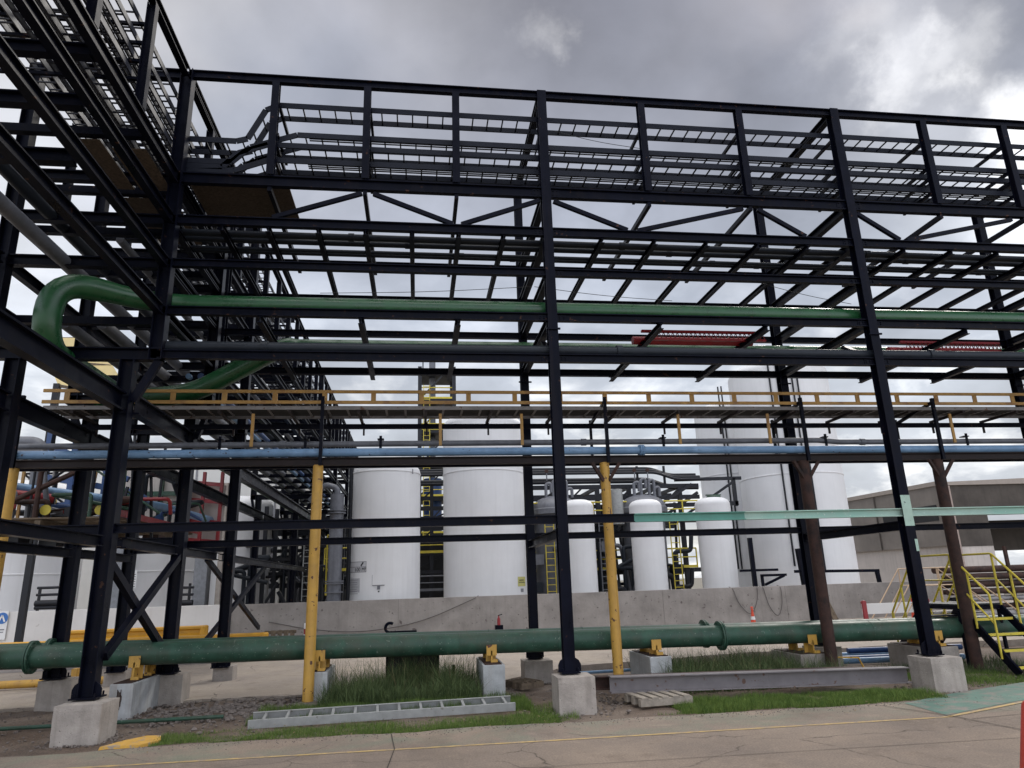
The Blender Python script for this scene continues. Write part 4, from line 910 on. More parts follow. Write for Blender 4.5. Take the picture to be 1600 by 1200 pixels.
# ------------------------------------------------------------------ crossover stair with yellow handrails
st = thing('crossover_stair', 'black steel crossover stair with yellow handrails stepping over the green pipes at the right', 'stair')
xa, xb = 8.28, 9.15; ya, yb_ = 13.18, 14.28; PZ = 1.15
MB().box(xa-0.03, xb+0.03, ya, yb_, PZ, PZ+0.03).build('platform', GREYP, st)
for x in (xa, xb): MB().bar((x, ya, PZ-0.04), (x, yb_, PZ-0.04), 0.05, 0.07).build('platform_beam', STEEL, st)
for y in (ya+0.02, yb_-0.02): MB().bar((xa, y, PZ-0.05), (xb, y, PZ-0.05), 0.05, 0.07).build('platform_beam', STEEL, st)
for x in (xa, xb):
    for y in (ya+0.06, yb_-0.06): MB().bar((x, y, -0.1), (x, y, PZ-0.09), 0.05, 0.05).build('leg', STEEL, st)
def flight(y0, y1):
    n = 4; dy = (y1-y0)/n; dz = (PZ+0.04)/(n+0.6)
    for x in (xa, xb): MB().bar((x, y0, PZ-0.06), (x, y1, 0.02), 0.045, 0.15).build('stringer', STEEL, st)
    sg = 1 if dy > 0 else -1
    for k in range(1, n+1):
        y = y0+dy*(k-0.5); z = PZ-dz*k
        o = MB().box(xa+0.03, xb-0.03, y-0.11, y+0.11, z, z+0.025).build('tread', STEEL, st)
        MB().box(xa+0.026, xb-0.026, min(y+sg*0.112, y+sg*0.14), max(y+sg*0.112, y+sg*0.14), z-0.012, z+0.034).build('nosing', YEL, o)
flight(ya, 12.05); flight(yb_, 15.4)
r = 0.021; H = 0.98
for x in (xa-0.03, xb+0.03):
    b = MB()
    b.tube([(x, 12.35, 0.25), (x, 12.35, 1.38), (x, ya, PZ+H), (x, yb_, PZ+H), (x, 15.25, 0.95), (x, 15.25, 0.75)], r, 10, bend=0.05)
    b.tube([(x, 12.35, 0.85), (x, ya, PZ+H*0.5), (x, yb_, PZ+H*0.5), (x, 15.25, 0.42)], r*0.85, 8)
    for y, z0, z1 in ((ya, PZ-0.05, PZ+H), (yb_, PZ-0.05, PZ+H), (12.8, 0.75, 1.75), (14.8, 0.5, 1.55), (15.22, 0.1, 0.95)): b.tube([(x, y, z0), (x, y, z1)], r, 8)
    b.build('handrail', YEL, st)
# second, more distant stair rail set
s2 = thing('crossover_stair', 'smaller distant stair with faded yellow handrails behind the near crossover stair', 'stair')
for dy in (0, 0.9):
    b = MB(); y = 20+dy; A = at(1435, 925, y=20); z = 0.0
    b.tube([(11.4, y, 0.4), (12.6, y, 1.9), (13.9, y, 1.9), (15.6, y, 0.6), (15.6, y, 0)], 0.02, 8); b.tube([(11.6, y, 0.1), (12.6, y, 1.4), (13.9, y, 1.4), (15.6, y, 0.25)], 0.017, 8)
    for xx, zz in ((12.6, 1.9), (13.9, 1.9), (13.25, 1.9), (11.4, 0.4)): b.tube([(xx, y, 0.0), (xx, y, zz)], 0.02, 8)
    b.build('handrail', mat('faded_pink_yellow', (0.5, 0.36, 0.24), 0.6), s2)
b = MB(); b.box(12.6, 13.9, 20.02, 20.88, 0.85, 0.9)
for k in range(5): b.box(13.9+k*0.33, 14.2+k*0.33, 20.02, 20.88, 0.72-k*0.16, 0.75-k*0.16)
b.build('step', STEEL2, s2)

# ------------------------------------------------------------------ containment walls
def wall(name, x0, x1, y, z1, m, lab, th=0.25):
    mb = MB(); n = max(1, int((x1-x0)/0.8)); 
    mb.box(x0, x1, y, y+th, -0.1, z1); o = mb.build(name, m, bevel=0.01); return tag(o, lab, 'wall')
wl_ = wall('concrete_wall', -9.05, 22.3, 28.15, 1.40, WALLM, 'long bare grey concrete containment wall in front of the white tanks')
b = MB()
for x in (-3.0, 2.2, 7.4, 12.6, 17.8): b.box(x-0.004, x+0.004, 28.143, 28.149, 0, 1.40)
b.build('joint', mat('joint_filler', (0.15, 0.135, 0.125), 0.95), wl_)
ti = MB()
for k in range(46):
    x = -8.6+k*0.66
    for z in (0.45, 0.95):
        c = V((x+random.uniform(-.02, .02), 28.1475, z)); ti.tube([c, c+V((0, -0.004, 0))], random.uniform(0.018, 0.034), 10)
tag(ti.build('tie_hole_row', mat('tie_hole_mortar', (0.20, 0.185, 0.172), 0.95), wl_), kind='stuff')
wall('white_wall', -40, -9.09, 28.05, 1.42, WHITEB, 'low white painted wall at the left behind the yellow guardrail')
b = MB(); b.box(20.6, 22.3, 28.12, 28.148, 0.02, 1.398); b.build('white_patch', BLDGL, wl_)
# cables hung over the wall
def hang(pts, lab, r=0.014, bend=0.5):
    b = MB(); b.tube(pts, r, 6, bend=bend); return tag(b.build('cable', HOSE), lab, 'cable', 'cables draped on the concrete wall')
hang([(-7.7, 28.1, 0.75), (-6.2, 28.1, 0.42), (-4.4, 28.1, 0.25), (-2.2, 28.1, 0.5), (-0.1, 28.1, 1.33), (0.05, 28.3, 1.42)], 'long thin cable sagging across the wall left of the middle', 0.017, 1.2)
hang([(10.3, 28.35, 1.42), (10.35, 28.1, 1.36), (10.5, 28.1, 0.8), (11.0, 28.1, 0.22), (11.35, 28.1, 0.9), (11.4, 28.1, 1.38), (11.4, 28.4, 1.42)], 'left one of two cable loops hanging over the wall behind the third slim tank')
hang([(11.6, 28.35, 1.42), (11.65, 28.1, 1.36), (11.8, 28.1, 0.6), (12.15, 28.1, 0.15), (12.4, 28.1, 0.7), (12.4, 28.1, 1.38), (12.4, 28.4, 1.42)], 'right one of two cable loops hanging over the wall')

# ------------------------------------------------------------------ tanks
def text_mesh(body, size, parent, m, loc, rotz=0.0, ext=0.003):
    c = bpy.data.curves.new('t', 'FONT'); c.body = body; c.size = size; c.extrude = ext; c.align_x = 'CENTER'; c.align_y = 'CENTER'
    to = bpy.data.objects.new('t', c); COL.objects.link(to); bpy.context.view_layer.update()
    me = bpy.data.meshes.new_from_object(to); bpy.data.objects.remove(to)
    me.materials.clear(); me.materials.append(m)
    o = bpy.data.objects.new('lettering', me); COL.objects.link(o); o.parent = parent
    o.matrix_world = Matrix.Translation(V(loc)) @ Matrix.Rotation(rotz, 4, 'Z') @ Matrix.Rotation(PI/2, 4, 'X')
    return o
def tank(cx, cy, r, zs, ztop, lab, seams=(), name='white_tank', group='white vertical tanks', m=WHITE, z0=0.0):
    t = thing(name, lab, 'tank', group)
    prof = [(r, z0), (r, zs-0.02)]
    H = ztop-zs; n = 12; kr = 0.10*r
    for k in range(n+1):
        a = k/n*PI/2
        # torispherical head: quick knuckle then shallow dome
        rr = r*math.cos(a)**0.62 if k < n else 0.001
        prof.append((max(0.001, rr), zs + H*math.sin(a)**1.0))
    MB().lathe((cx, cy, 0), prof, 72).build('shell', m, t)
    for z in seams:
        MB().lathe((cx, cy, 0), [(r, z-0.05), (r+0.022, z-0.03), (r+0.022, z+0.01), (r, z+0.02)], 72).build('weld_band', m, t)
    return t
t1 = tank(-3.65, 30.05, 1.46, 6.45, 6.98, 'shorter white tank with a printed label, nearest the left', seams=(6.42,))
t2 = tank(0.62, 31.2, 1.80, 8.72, 9.25, 'large white tank with a yellow sign left of the middle column', seams=(6.95, 6.55))
tank(4.66, 30.4, 0.68, 4.95, 5.28, 'leftmost of three slim white vessels, right of the middle column', name='slim_white_tank', group='three slim white vessels')
tank(7.72, 30.4, 0.715, 4.92, 5.24, 'middle one of three slim white vessels', name='slim_white_tank', group='three slim white vessels')
t5 = tank(10.85, 30.4, 0.77, 4.95, 5.28, 'rightmost of three slim white vessels with a green lid on top', name='slim_white_tank', group='three slim white vessels')
b = MB(); b.lathe((10.95, 30.4, 5.26), [(0.001, 0.10), (0.28, 0.10), (0.32, 0.06), (0.32, 0.0)], 20); b.box(10.6, 11.3, 30.35, 30.45, 5.37, 5.42); b.build('lid', GREEN, t5)
t6 = tank(16.9, 34.2, 2.52, 12.1, 12.75, 'tallest white tank at the right with two pairs of black conduits', seams=(8.0, 6.6))
t7 = tank(16.6, 39.6, 2.15, 11.35, 11.95, 'slimmer tall white tank partly hidden behind the tallest one', seams=(7.5,))
for tt, xs_, yc, r, zt in ((t6, (15.35, 15.65, 16.3, 16.55), 34.2, 2.52, 12.6), (t7, (15.2, 15.35, 15.9, 16.05), 39.6, 2.15, 12.6)):
    cxx = 16.9 if tt is t6 else 16.6
    for x in xs_:
        yy = yc-math.sqrt(max(0.01, r*r-(x-cxx)**2))-0.10
        MB().tube([(x, yy, 2.2 if x < 16 else 1.9), (x, yy, zt)], 0.045, 8).build('conduit', STEEL2, tt)
    b = MB()
    for z in (4.2, 7.0, 9.8): b.box(xs_[0]-0.1, xs_[-1]+0.1, yc-math.sqrt(r*r-(xs_[0]-cxx)**2)-0.06, yc-math.sqrt(r*r-(xs_[0]-cxx)**2)-0.03, z, z+0.05)
    b.build('conduit_clip', WHITE, tt)
# print on the first tank
def on_tank(px, py, cx, cy, r):
    # nearest point of the cylinder seen at this pixel
    d = (FW + RT*((px-800)/FPX) - UP*((py-600)/FPX)); o = CAM_LOC - V((cx, cy, 0))
    A = d.x**2+d.y**2; B = 2*(o.x*d.x+o.y*d.y); C = o.x**2+o.y**2-r*r
    s = (-B-math.sqrt(max(0, B*B-4*A*C)))/(2*A); p = CAM_LOC+d*s; ang = math.atan2(p.x-cx, -(p.y-cy)); return p, ang
def curved(parent, name, m, cx, cy, r, a0, a1, z0, z1, off=0.004, n=8):
    vs = []; fs = []
    for k in range(n+1):
        a = a0+(a1-a0)*k/n; x, y = cx+(r+off)*math.sin(a), cy-(r+off)*math.cos(a); vs += [(x, y, z0), (x, y, z1)]
    for k in range(n): fs.append((2*k, 2*k+2, 2*k+3, 2*k+1))
    return MB().add(vs, fs).build(name, m, parent)
T1 = (-3.65, 30.05, 1.46)
p, a = on_tank(541.5, 885, *T1); p2, a2 = on_tank(572.5, 885, *T1)
zt, zb = on_tank(560, 877.5, *T1)[0].z, on_tank(560, 894.5, *T1)[0].z
th = 0.022
lab = curved(t1, 'label_panel', mat('label_backing', (0.50, 0.50, 0.52), 0.5, var=0.05), *T1, a, a2, zb, zt)
for (z0, z1) in ((zt-th, zt), ((zt+zb)/2-th/2, (zt+zb)/2+th/2), (zb, zb+th)): curved(lab, 'border_line', LGREY, *T1, a, a2, z0, z1, 0.006)
for aa in (a2,): curved(lab, 'border_line', LGREY, *T1, aa-0.014, aa, zb, zt, 0.0065)
# hazard diamond and volume lettering
def tm(body, size, ang, z, m=INK, parent=lab, T=T1):
    x, y = T[0]+(T[2]+0.008)*math.sin(ang), T[1]-(T[2]+0.008)*math.cos(ang); return text_mesh(body, size, parent, m, (x, y, z), ang)
tm('100 M\u00b3', 0.20, on_tank(563.0, 890, *T1)[1], (zb+(zt+zb)/2)/2)
pd, ad = on_tank(566, 880, *T1)
b = MB(); c = V((T1[0]+(T1[2]+0.01)*math.sin(ad), T1[1]-(T1[2]+0.01)*math.cos(ad), (zt+(zt+zb)/2)/2)); tx = V((math.cos(ad), math.sin(ad), 0))
b.add([c+V((0, 0, .09))+tx*.03, c+tx*.08+V((0, 0, .05)), c-V((0, 0, .09))-tx*.03, c-tx*.08-V((0, 0, .05))], [(0, 3, 2, 1)]); b.build('black_mark', INK, lab)
pz0, pz1 = on_tank(550, 926, *T1)[0].z, on_tank(550, 904, *T1)[0].z
pn = curved(t1, 'faded_notice', mat('notice_backing', (0.42, 0.42, 0.44), 0.6, var=0.15, vscale=14), *T1, on_tank(543, 915, *T1)[1], on_tank(562, 915, *T1)[1], pz0, pz1)
for k in range(7):
    z = pz1-0.06-k*0.085; curved(pn, 'text_line', LGREY, *T1, on_tank(544.5+random.random()*2, 915, *T1)[1], on_tank(558+random.random()*3, 915, *T1)[1], z-0.018, z, 0.006)
curved(t1, 'white_tag', PAPER, *T1, on_tank(548, 900, *T1)[1], on_tank(552, 900, *T1)[1], on_tank(550, 901.5, *T1)[0].z, on_tank(550, 896.5, *T1)[0].z, 0.006)
a0, a1 = on_tank(582, 905, *T1)[1], on_tank(601, 905, *T1)[1]; zz0, zz1 = on_tank(590, 914, *T1)[0].z, on_tank(590, 898, *T1)[0].z
bx = curved(t1, 'hatch_plate', WHITE, *T1, a0, a1, zz0, zz1, 0.02); curved(bx, 'hatch_edge', LGREY, *T1, a0, a1, zz0-0.03, zz0, 0.018); curved(bx, 'hatch_edge', LGREY, *T1, a0-0.008, a0, zz0, zz1, 0.018)
curved(bx, 'lock_box', GREYM, *T1, on_tank(589.5, 917, *T1)[1], on_tank(594, 917, *T1)[1], zz0-0.17, zz0-0.035, 0.03)
curved(bx, 'lock_tag', INK, *T1, on_tank(590.5, 921, *T1)[1], on_tank(593, 921, *T1)[1], zz0-0.27, zz0-0.22, 0.006)
for px, py in ((553, 732), (644, 736)):
    p, a = on_tank(px, py, *T1); curved(t1, 'lifting_lug', LGREY, *T1, a-0.02, a+0.02, p.z-0.12, p.z+0.08, 0.03)
T2 = (0.62, 31.2, 1.80)
sg = curved(t2, 'yellow_sign', SIGNY, *T2, on_tank(809, 908, *T2)[1], on_tank(820.5, 908, *T2)[1], on_tank(815, 916, *T2)[0].z, on_tank(815, 901, *T2)[0].z, 0.006)
tm('HOPCI', 0.12, on_tank(814.8, 907, *T2)[1], on_tank(815, 907, *T2)[0].z, parent=sg, T=T2)
curved(sg, 'text_line', INK, *T2, on_tank(810, 910, *T2)[1], on_tank(819.8, 910, *T2)[1], on_tank(815, 910.8, *T2)[0].z, on_tank(815, 909.8, *T2)[0].z, 0.009)
curved(t2, 'small_tag', LGREY, *T2, on_tank(813.5, 922, *T2)[1], on_tank(818, 922, *T2)[1], on_tank(815, 925, *T2)[0].z, on_tank(815, 919.5, *T2)[0].z, 0.006)
b = MB()
for k in range(5):
    aa = -0.9+k*0.45; b.tube([(0.62+1.6*math.sin(aa), 31.2-1.6*math.cos(aa), 8.7), (0.62+1.6*math.sin(aa), 31.2-1.6*math.cos(aa), 9.0), (0.62+1.4*math.sin(aa), 31.2-1.4*math.cos(aa), 9.02)], 0.03, 6)
b.build('lifting_lug', WHITE, t2)

# tall grey flanged pipe beside the first tank
b = MB(); b.tube([(-5.5, 29.0, 0.1), (-5.5, 29.0, 5.5)], 0.27, 24); o = b.build('flanged_pipe', GREYM); tag(o, 'thick vertical grey pipe with flanges left of the shorter white tank', 'pipe')
for z in (2.05, 2.13, 4.75, 4.85, 1.72):
    MB().lathe((-5.5, 29, z), [(0.27, -0.025), (0.36, -0.025), (0.36, 0.025), (0.27, 0.025)], 28).build('flange', GREYM, o)
MB().tube([(-5.5, 29, 5.4), (-5.5, 29, 5.75), (-6.0, 29, 5.9), (-6.6, 29.3, 5.3)], 0.12, 12, bend=0.2).build('branch', GREYM, o)
b = MB(); b.tube([(-5.0, 29.4, 1.2), (-5.0, 29.4, 7.2)], 0.10, 10); tag(b.build('vertical_pipe', STEEL2), 'slim black vertical pipe between the thick grey pipe and the shorter white tank', 'pipe')

# ------------------------------------------------------------------ process plant behind the tanks
def rail(parent, p0, p1, h=1.0, m=YEL, n=None, r=0.035):
    p0, p1 = V(p0), V(p1); n = n or max(2, int((p1-p0).length/1.3)+1)
    b = MB(); up = V((0, 0, 1))
    b.tube([p0+up*h, p1+up*h], r, 6); b.tube([p0+up*h*0.55, p1+up*h*0.55], r*0.8, 6); b.bar(p0+up*0.06, p1+up*0.06, 0.02, 0.12)
    for k in range(n):
        q = p0.lerp(p1, k/(n-1)); b.tube([q, q+up*h], r, 6)
    return b.build('handrail', m, parent)
tw = thing('process_tower', 'slender dark steel tower with yellow handrails behind the two left tanks', 'tower')
TX0, TX1, TY0, TY1 = -2.2, 0.05, 45, 48
for x in (TX0, TX1):
    for y in (TY0, TY1): MB().bar((x, y, 0), (x, y, 15.9), 0.25, 0.25).build('leg', STEEL2, tw)
for z in (2.6, 5.0, 7.3, 9.3, 11.6, 13.7, 15.7):
    MB().box(TX0-0.1, TX1+0.1, TY0-0.05, TY1+0.1, z-0.18, z+0.02).build('platform', STEEL2, tw)
    if z < 15: rail(tw, (TX0, TY0-0.08, z), (TX1, TY0-0.08, z), 0.75)
    if z < 15:
        s_ = 1 if int(z) % 2 else -1
        MB().bar((TX0 if s_ > 0 else TX1, TY0+0.1, z), (0.5*(TX0+TX1)+0.7*s_, TY0+0.1, z+2.0), 0.09, 0.09).build('diagonal_brace', STEEL2, tw)
MB().tube([(-1.35, 46.5, 2), (-1.35, 46.5, 8.6)], 0.62, 20).build('column_vessel', BLUED, tw)
MB().tube([(-1.35, 46.5, 8.6), (-1.35, 46.5, 17.2)], 0.22, 14).build('stack_pipe', GREYM, tw)
for x in (-2.0, 0.0): MB().tube([(x, 45, 15.7), (x, 45, 17.2)], 0.04, 6).build('lightning_rod', STEEL2, tw)
b = MB()
for k in range(46): b.bar((-1.95, 44.8, 1+k*0.3), (-1.55, 44.8, 1+k*0.3), 0.03, 0.03)
b.bar((-1.95, 44.8, 1), (-1.95, 44.8, 14.6), 0.04, 0.04); b.bar((-1.55, 44.8, 1), (-1.55, 44.8, 14.6), 0.04, 0.04); b.build('caged_ladder', YEL, tw)

pf = thing('process_plant', 'dark steel process frame with pipes and yellow handrails behind the slim white vessels', 'steel frame')
fx0, fx1 = 2.4, 11.6
for x in (2.6, 4.6, 6.4, 8.0, 9.4, 10.6):
    for y in (33.6, 37.5):
        MB().bar((x, y, 0), (x, y, 6.2 if x < 10.7 else 6.6), 0.2, 0.2).build('leg', STEEL2, pf)
for z in (2.2, 4.55, 5.7, 6.25):
    for y in (33.6, 37.5):
        MB().bar((fx0, y, z), (fx1, y, z), 0.16, 0.2).build('beam', STEEL2, pf)
for x in (2.6, 4.6, 6.4, 8.0, 9.4, 10.6):
    for z in (2.2, 4.55, 6.2): MB().bar((x, 33.7, z+0.01), (x, 37.4, z+0.01), 0.14, 0.16).build('cross_beam', STEEL2, pf)
for k in range(7): MB().bar((2.6+k*1.25, 33.55, 5.7), (2.6+k*1.25+0.6, 33.55, 6.25), 0.08, 0.08).build('diagonal_brace', STEEL2, pf)
MB().bar((9.4, 33.5, 4.6), (11.5, 33.5, 5.9), 0.12, 0.14).build('diagonal_brace', STEEL2, pf)
MB().bar((9.4, 33.45, 5.3), (11.2, 33.45, 6.3), 0.12, 0.14).build('diagonal_brace', STEEL2, pf)
MB().box(2.4, 11.4, 32.6, 33.4, 4.46, 4.55).build('platform', GREYM, pf)
rail(pf, (2.6, 32.6, 4.55), (11.4, 32.6, 4.55), 0.85, n=9)
rail(pf, (2.6, 33.2, 2.3), (11.0, 33.2, 2.3), 0.9, n=8)
for k, (y, z, r, m_) in enumerate([(33.4, 6.9, 0.07, STEEL2), (33.8, 7.05, 0.10, STEEL2), (34.3, 7.25, 0.08, STEEL2), (34.8, 6.75, 0.12, STEEL2), (34.1, 6.55, 0.08, STEEL2)]):
    MB().tube([(-4, y, z), (9.4, y, z), (10.4, y, z-0.35), (11.8, y, z-0.35)], r, 10, bend=0.3).build('pipe', m_, pf)
for x in (2.8, 4.7, 6.7, 8.6, 10.0): MB().bar((x, 33.9, 6.3), (x, 33.9, 7.3), 0.1, 0.1).build('pipe_stand', STEEL2, pf)
MB().bar((10.0, 33.6, 5.3), (13.6, 33.6, 5.35), 0.14, 0.2).build('beam', STEEL2, pf)
MB().bar((10.4, 33.6, 6.55), (13.9, 33.6, 6.6), 0.14, 0.16).build('beam', STEEL2, pf)
MB().bar((13.5, 33.6, 5.2), (13.5, 33.6, 6.6), 0.14, 0.14).build('leg', STEEL2, pf)
MB().bar((10.6, 33.5, 4.7), (13.5, 33.5, 6.45), 0.1, 0.12).build('diagonal_brace', STEEL2, pf)
for k in range(16):
    x = 2.9+random.random()*7.4; y = 31.8+random.random()*1.2; z = random.uniform(0.6, 3.6)
    MB().tube([(x, y, 0.2), (x, y, z), (x+random.choice([-.8, .8, .5]), y, z), (x+0.9, y, random.choice([0.5, z+0.8]))], random.choice([0.07, 0.1, 0.14]), 10, bend=0.2).build('process_pipe', random.choice([GREYM, GREYP, STEEL2, GREYM]), pf)
for x in (5.9, 9.25, 3.4):
    b = MB()
    for k in range(14): b.bar((x, 31.7, 0.6+k*0.28), (x+0.4, 31.7, 0.6+k*0.28), 0.03, 0.03)
    b.bar((x, 31.7, 0.3), (x, 31.7, 4.6), 0.04, 0.04); b.bar((x+0.4, 31.7, 0.3), (x+0.4, 31.7, 4.6), 0.04, 0.04)
    b.build('ladder', GREYM if x == 5.9+99 else (YEL if x > 9 or x < 4 else GREYM), pf)
for k, (x, z, s) in enumerate([(3.0, 1.4, .5), (3.1, 2.6, .5), (6.5, 1.3, .6), (6.3, 3.1, .5), (9.6, 2.0, .5)]):
    MB().box(x-s/2, x+s/2, 32.0, 32.5, z, z+s*0.9).build('equipment_box', GREYM if k % 2 else GREYP, pf)
for k in range(14):
    x = random.uniform(2.6, 10.8); MB().bar((x, 33.2+random.random()*3, 0.2), (x, 33.2+random.random()*3, 5.5), 0.1, 0.1).build('rod', STEEL2, pf)
for k in range(16):
    x = 2.8+k*0.55+random.uniform(-.15, .15); y = random.uniform(35, 39)
    MB().bar((x, y, 0), (x, y, random.uniform(4.2, 6.1)), 0.2, 0.2).build('leg', STEEL2, pf)
for k in range(20):
    z = 0.8+k*0.21; y = random.uniform(34.5, 39); x0 = random.uniform(2.4, 7); MB().bar((x0, y, z), (min(11.2, x0+random.uniform(2, 5)), y, z), 0.12, 0.15).build('beam', STEEL2, pf)
for k, (x, y, r, h) in enumerate([(3.6, 36, .5, 3.8), (6.2, 36.5, .45, 3.4), (7.2, 38, .6, 4.0), (9.3, 37, .45, 3.0), (5.3, 38.5, .6, 4.3)]):
    MB().lathe((x, y, 0), [(r, 0), (r, h), (r*0.7, h+0.25), (0.001, h+0.32)], 20).build('drum', GREYP if k % 2 else STEEL2, pf)
# cluttered dark plant seen through the frame and between the left tanks
pb2 = thing('process_plant', 'dark multi-storey steel plant seen through the gap between the two left white tanks', 'steel frame')
for x in (-2.6, -1.6, -0.6):
    MB().bar((x, 36, 0), (x, 36, 6.9), 0.18, 0.18).build('leg', STEEL2, pb2)
for z in (1.6, 2.5, 3.4, 4.1, 4.6, 5.1, 5.6, 6.1, 6.9): MB().bar((-3.4, 36, z), (0.6, 36, z), 0.14, 0.16 if z < 4 else 0.2).build('beam', STEEL2, pb2)
for k in range(5): MB().bar((-2.6, 36.1, 1.6+k), (-1.6+(k % 2), 36.1, 2.5+k), 0.08, 0.08).build('diagonal_brace', STEEL2, pb2)
MB().box(-2.9, -0.4, 37.2, 37.3, 0, 4.0).build('panel', GLASS, pb2)
rail(pb2, (-2.8, 35.8, 3.4), (-0.5, 35.8, 3.4), 0.7); rail(pb2, (-2.8, 35.8, 1.6), (-0.5, 35.8, 1.6), 0.7, m=GREYM)
# domed grey vessels
for k, (x, lab) in enumerate([(4.15, 'left one of two grey domed vessels with nozzles on top, mostly behind the middle column'), (8.45, 'right one of two grey domed vessels with nozzles on top, behind the middle slim vessel')]):
    t = thing('domed_vessel', lab, 'vessel', 'two grey domed vessels')
    R = 1.1; z0 = 5.15
    MB().lathe((x, 33.0, 0), [(R*0.9, 1.0), (R*0.9, z0-0.3), (R*1.06, z0-0.28), (R*1.06, z0-0.05), (R, z0)] + [(max(0.001, R*math.cos(a)), z0+0.62*math.sin(a)) for a in [i*PI/2/10 for i in range(1, 11)]], 40).build('shell', GREYM, t)
    for dx, h in ((-0.45, 1.15), (-0.1, 1.3), (0.3, 1.25), (0.55, 0.9)):
        MB().tube([(x+dx, 32.7, z0+0.4), (x+dx, 32.7, z0+h), (x+dx+0.25, 32.7, z0+h+0.05), (x+dx+0.25, 32.7, z0+h-0.4)], 0.075, 10, bend=0.12).build('nozzle', GREYM, t)
    for dx in (-0.4, 0.25): MB().tube([(x+dx, 32.6, z0+1.3), (x+dx, 32.6, z0+1.75)], 0.03, 8).build('gauge_stem', GREYM, t); 
    for dx in (-0.4, 0.25): MB().tube([(x+dx, 32.56, z0+1.75), (x+dx, 32.64, z0+1.75)], 0.09, 14).build('gauge', RUST, t)
b = MB(); b.tube([(6.9, 31.9, 4.3), (6.9, 31.9, 5.9)], 0.26, 16); tag(b.build('silver_filter', ALU), 'short pale cylindrical filter on the platform between the domed vessels', 'filter')
# black service frame at the foot of the tall tanks
bf = thing('service_bracket_stand', 'black bracket frame with pipes at the foot of the tall white tanks', 'steel frame')
MB().bar((11.85, 29.2, 0.3), (11.85, 29.2, 3.4), 0.16, 0.16).build('leg', STEEL, bf)
MB().bar((12.15, 29.2, 1.83), (13.3, 29.2, 1.83), 0.1, 0.1).build('arm', STEEL, bf); MB().bar((12.3, 29.2, 1.45), (13.2, 29.2, 1.8), 0.08, 0.1).build('arm', STEEL, bf)
MB().bar((11.3, 29.3, 2.05), (13.0, 29.3, 2.05), 0.1, 0.1).build('arm', STEEL, bf)
MB().bar((13.7, 29.2, 1.95), (17.6, 29.2, 1.88), 0.1, 0.12).build('rail', STEEL, bf); MB().bar((17.55, 29.2, 1.2), (17.5, 29.2, 1.85), 0.14, 0.14).build('leg', STEEL, bf); MB().bar((14.1, 29.2, 1.0), (14.0, 29.2, 2.9), 0.2, 0.2).build('leg', STEEL, bf)
MB().bar((12.2, 29.2, 0.3), (12.2, 29.2, 1.83), 0.1, 0.1).build('leg', STEEL, bf)

# ------------------------------------------------------------------ grey building at the right
bl = thing('building', 'low brown-grey rendered building with a gently curved roof edge behind the stair at the right', 'building')
C0 = V((34.2, 45, 0)); C1 = V((32.9, 55.5, 0)); HR = 7.8
left = at(1308, 782, z=7.8); left = V((left.x, left.y, 0))
A, Bc, D = left, V((34.2, 45, 0)), V((62, 43.5, 0))
def face(name, m, a, b, z0, z1, th=0.35, off=0.0, parent=bl, arch=0.0):
    d = (b-a).normalized(); n = V((d.y, -d.x, 0)); N_ = 14; vs = []
    a = a+n*off; b = b+n*off
    for k in range(N_+1):
        p = a.lerp(b, k/N_); zt = z1 + arch*math.sin(PI*k/N_)
        vs += [p+V((0, 0, z0)), p+V((0, 0, zt)), p-n*th+V((0, 0, zt)), p-n*th+V((0, 0, z0))]
    fs = []
    for k in range(N_):
        o = 4*k; fs += [(o, o+4, o+5, o+1), (o+1, o+5, o+6, o+2), (o+2, o+6, o+7, o+3), (o+3, o+7, o+4, o)]
    fs += [(0, 1, 2, 3), (4*N_, 4*N_+3, 4*N_+2, 4*N_+1)]
    return MB().add(vs, fs).build(name, m, parent)
CAPM = mat('pale_roof_edge', (0.30, 0.26, 0.23), 0.85, var=0.1)
A2 = A + (A-Bc)*0.6
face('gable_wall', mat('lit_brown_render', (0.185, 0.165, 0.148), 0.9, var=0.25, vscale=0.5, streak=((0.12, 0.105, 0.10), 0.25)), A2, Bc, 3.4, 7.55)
face('roof_edge', CAPM, A2, Bc, 7.55, 7.85, 0.6, 0.12)
face('lower_wall', BLDGL, A2, Bc, 0, 3.4, 0.3, -0.25)
face('window_band', GLASS, A.lerp(Bc, 0.45), A.lerp(Bc, 0.93), 5.15, 6.25, 0.1, 0.03)
for k in range(1):
    q_ = A.lerp(Bc, 0.40); MB().box(q_.x-0.12, q_.x-0.04, q_.y-0.04, q_.y+0.04, 3.4, 7.5).build('downpipe', BLDG, bl)
MB().box(33.9, 34.6, 43.2, 43.3, 0, 0.05).build('step', BLDGL, bl)
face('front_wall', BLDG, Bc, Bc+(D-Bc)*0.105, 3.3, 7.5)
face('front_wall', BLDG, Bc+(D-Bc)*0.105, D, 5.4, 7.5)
face('front_wall', BLDG, Bc+(D-Bc)*0.105, D, 3.1, 5.4, 0.3, -6)
face('roof_edge', CAPM, Bc-V((0.2, 0, 0)), D, 7.5, 7.72, 0.6, 0.15, arch=0.25)
face('lower_wall', BLDGL, Bc, Bc+(D-Bc)*0.105, 0, 3.3, 0.3, -0.03)
MB().box(33.95, 34.6, 44.75, 45.3, 0, 7.45).build('pilaster', mat('pinkish_pilaster', (0.33, 0.26, 0.23), 0.9), bl)
MB().add([(A2.x, A2.y, 7.5), (Bc.x, Bc.y, 7.5), (D.x, D.y, 7.5), (62, 70, 7.5), (40, 70, 7.5)], [(0, 1, 2, 3, 4)]).build('roof', BLDG, bl)
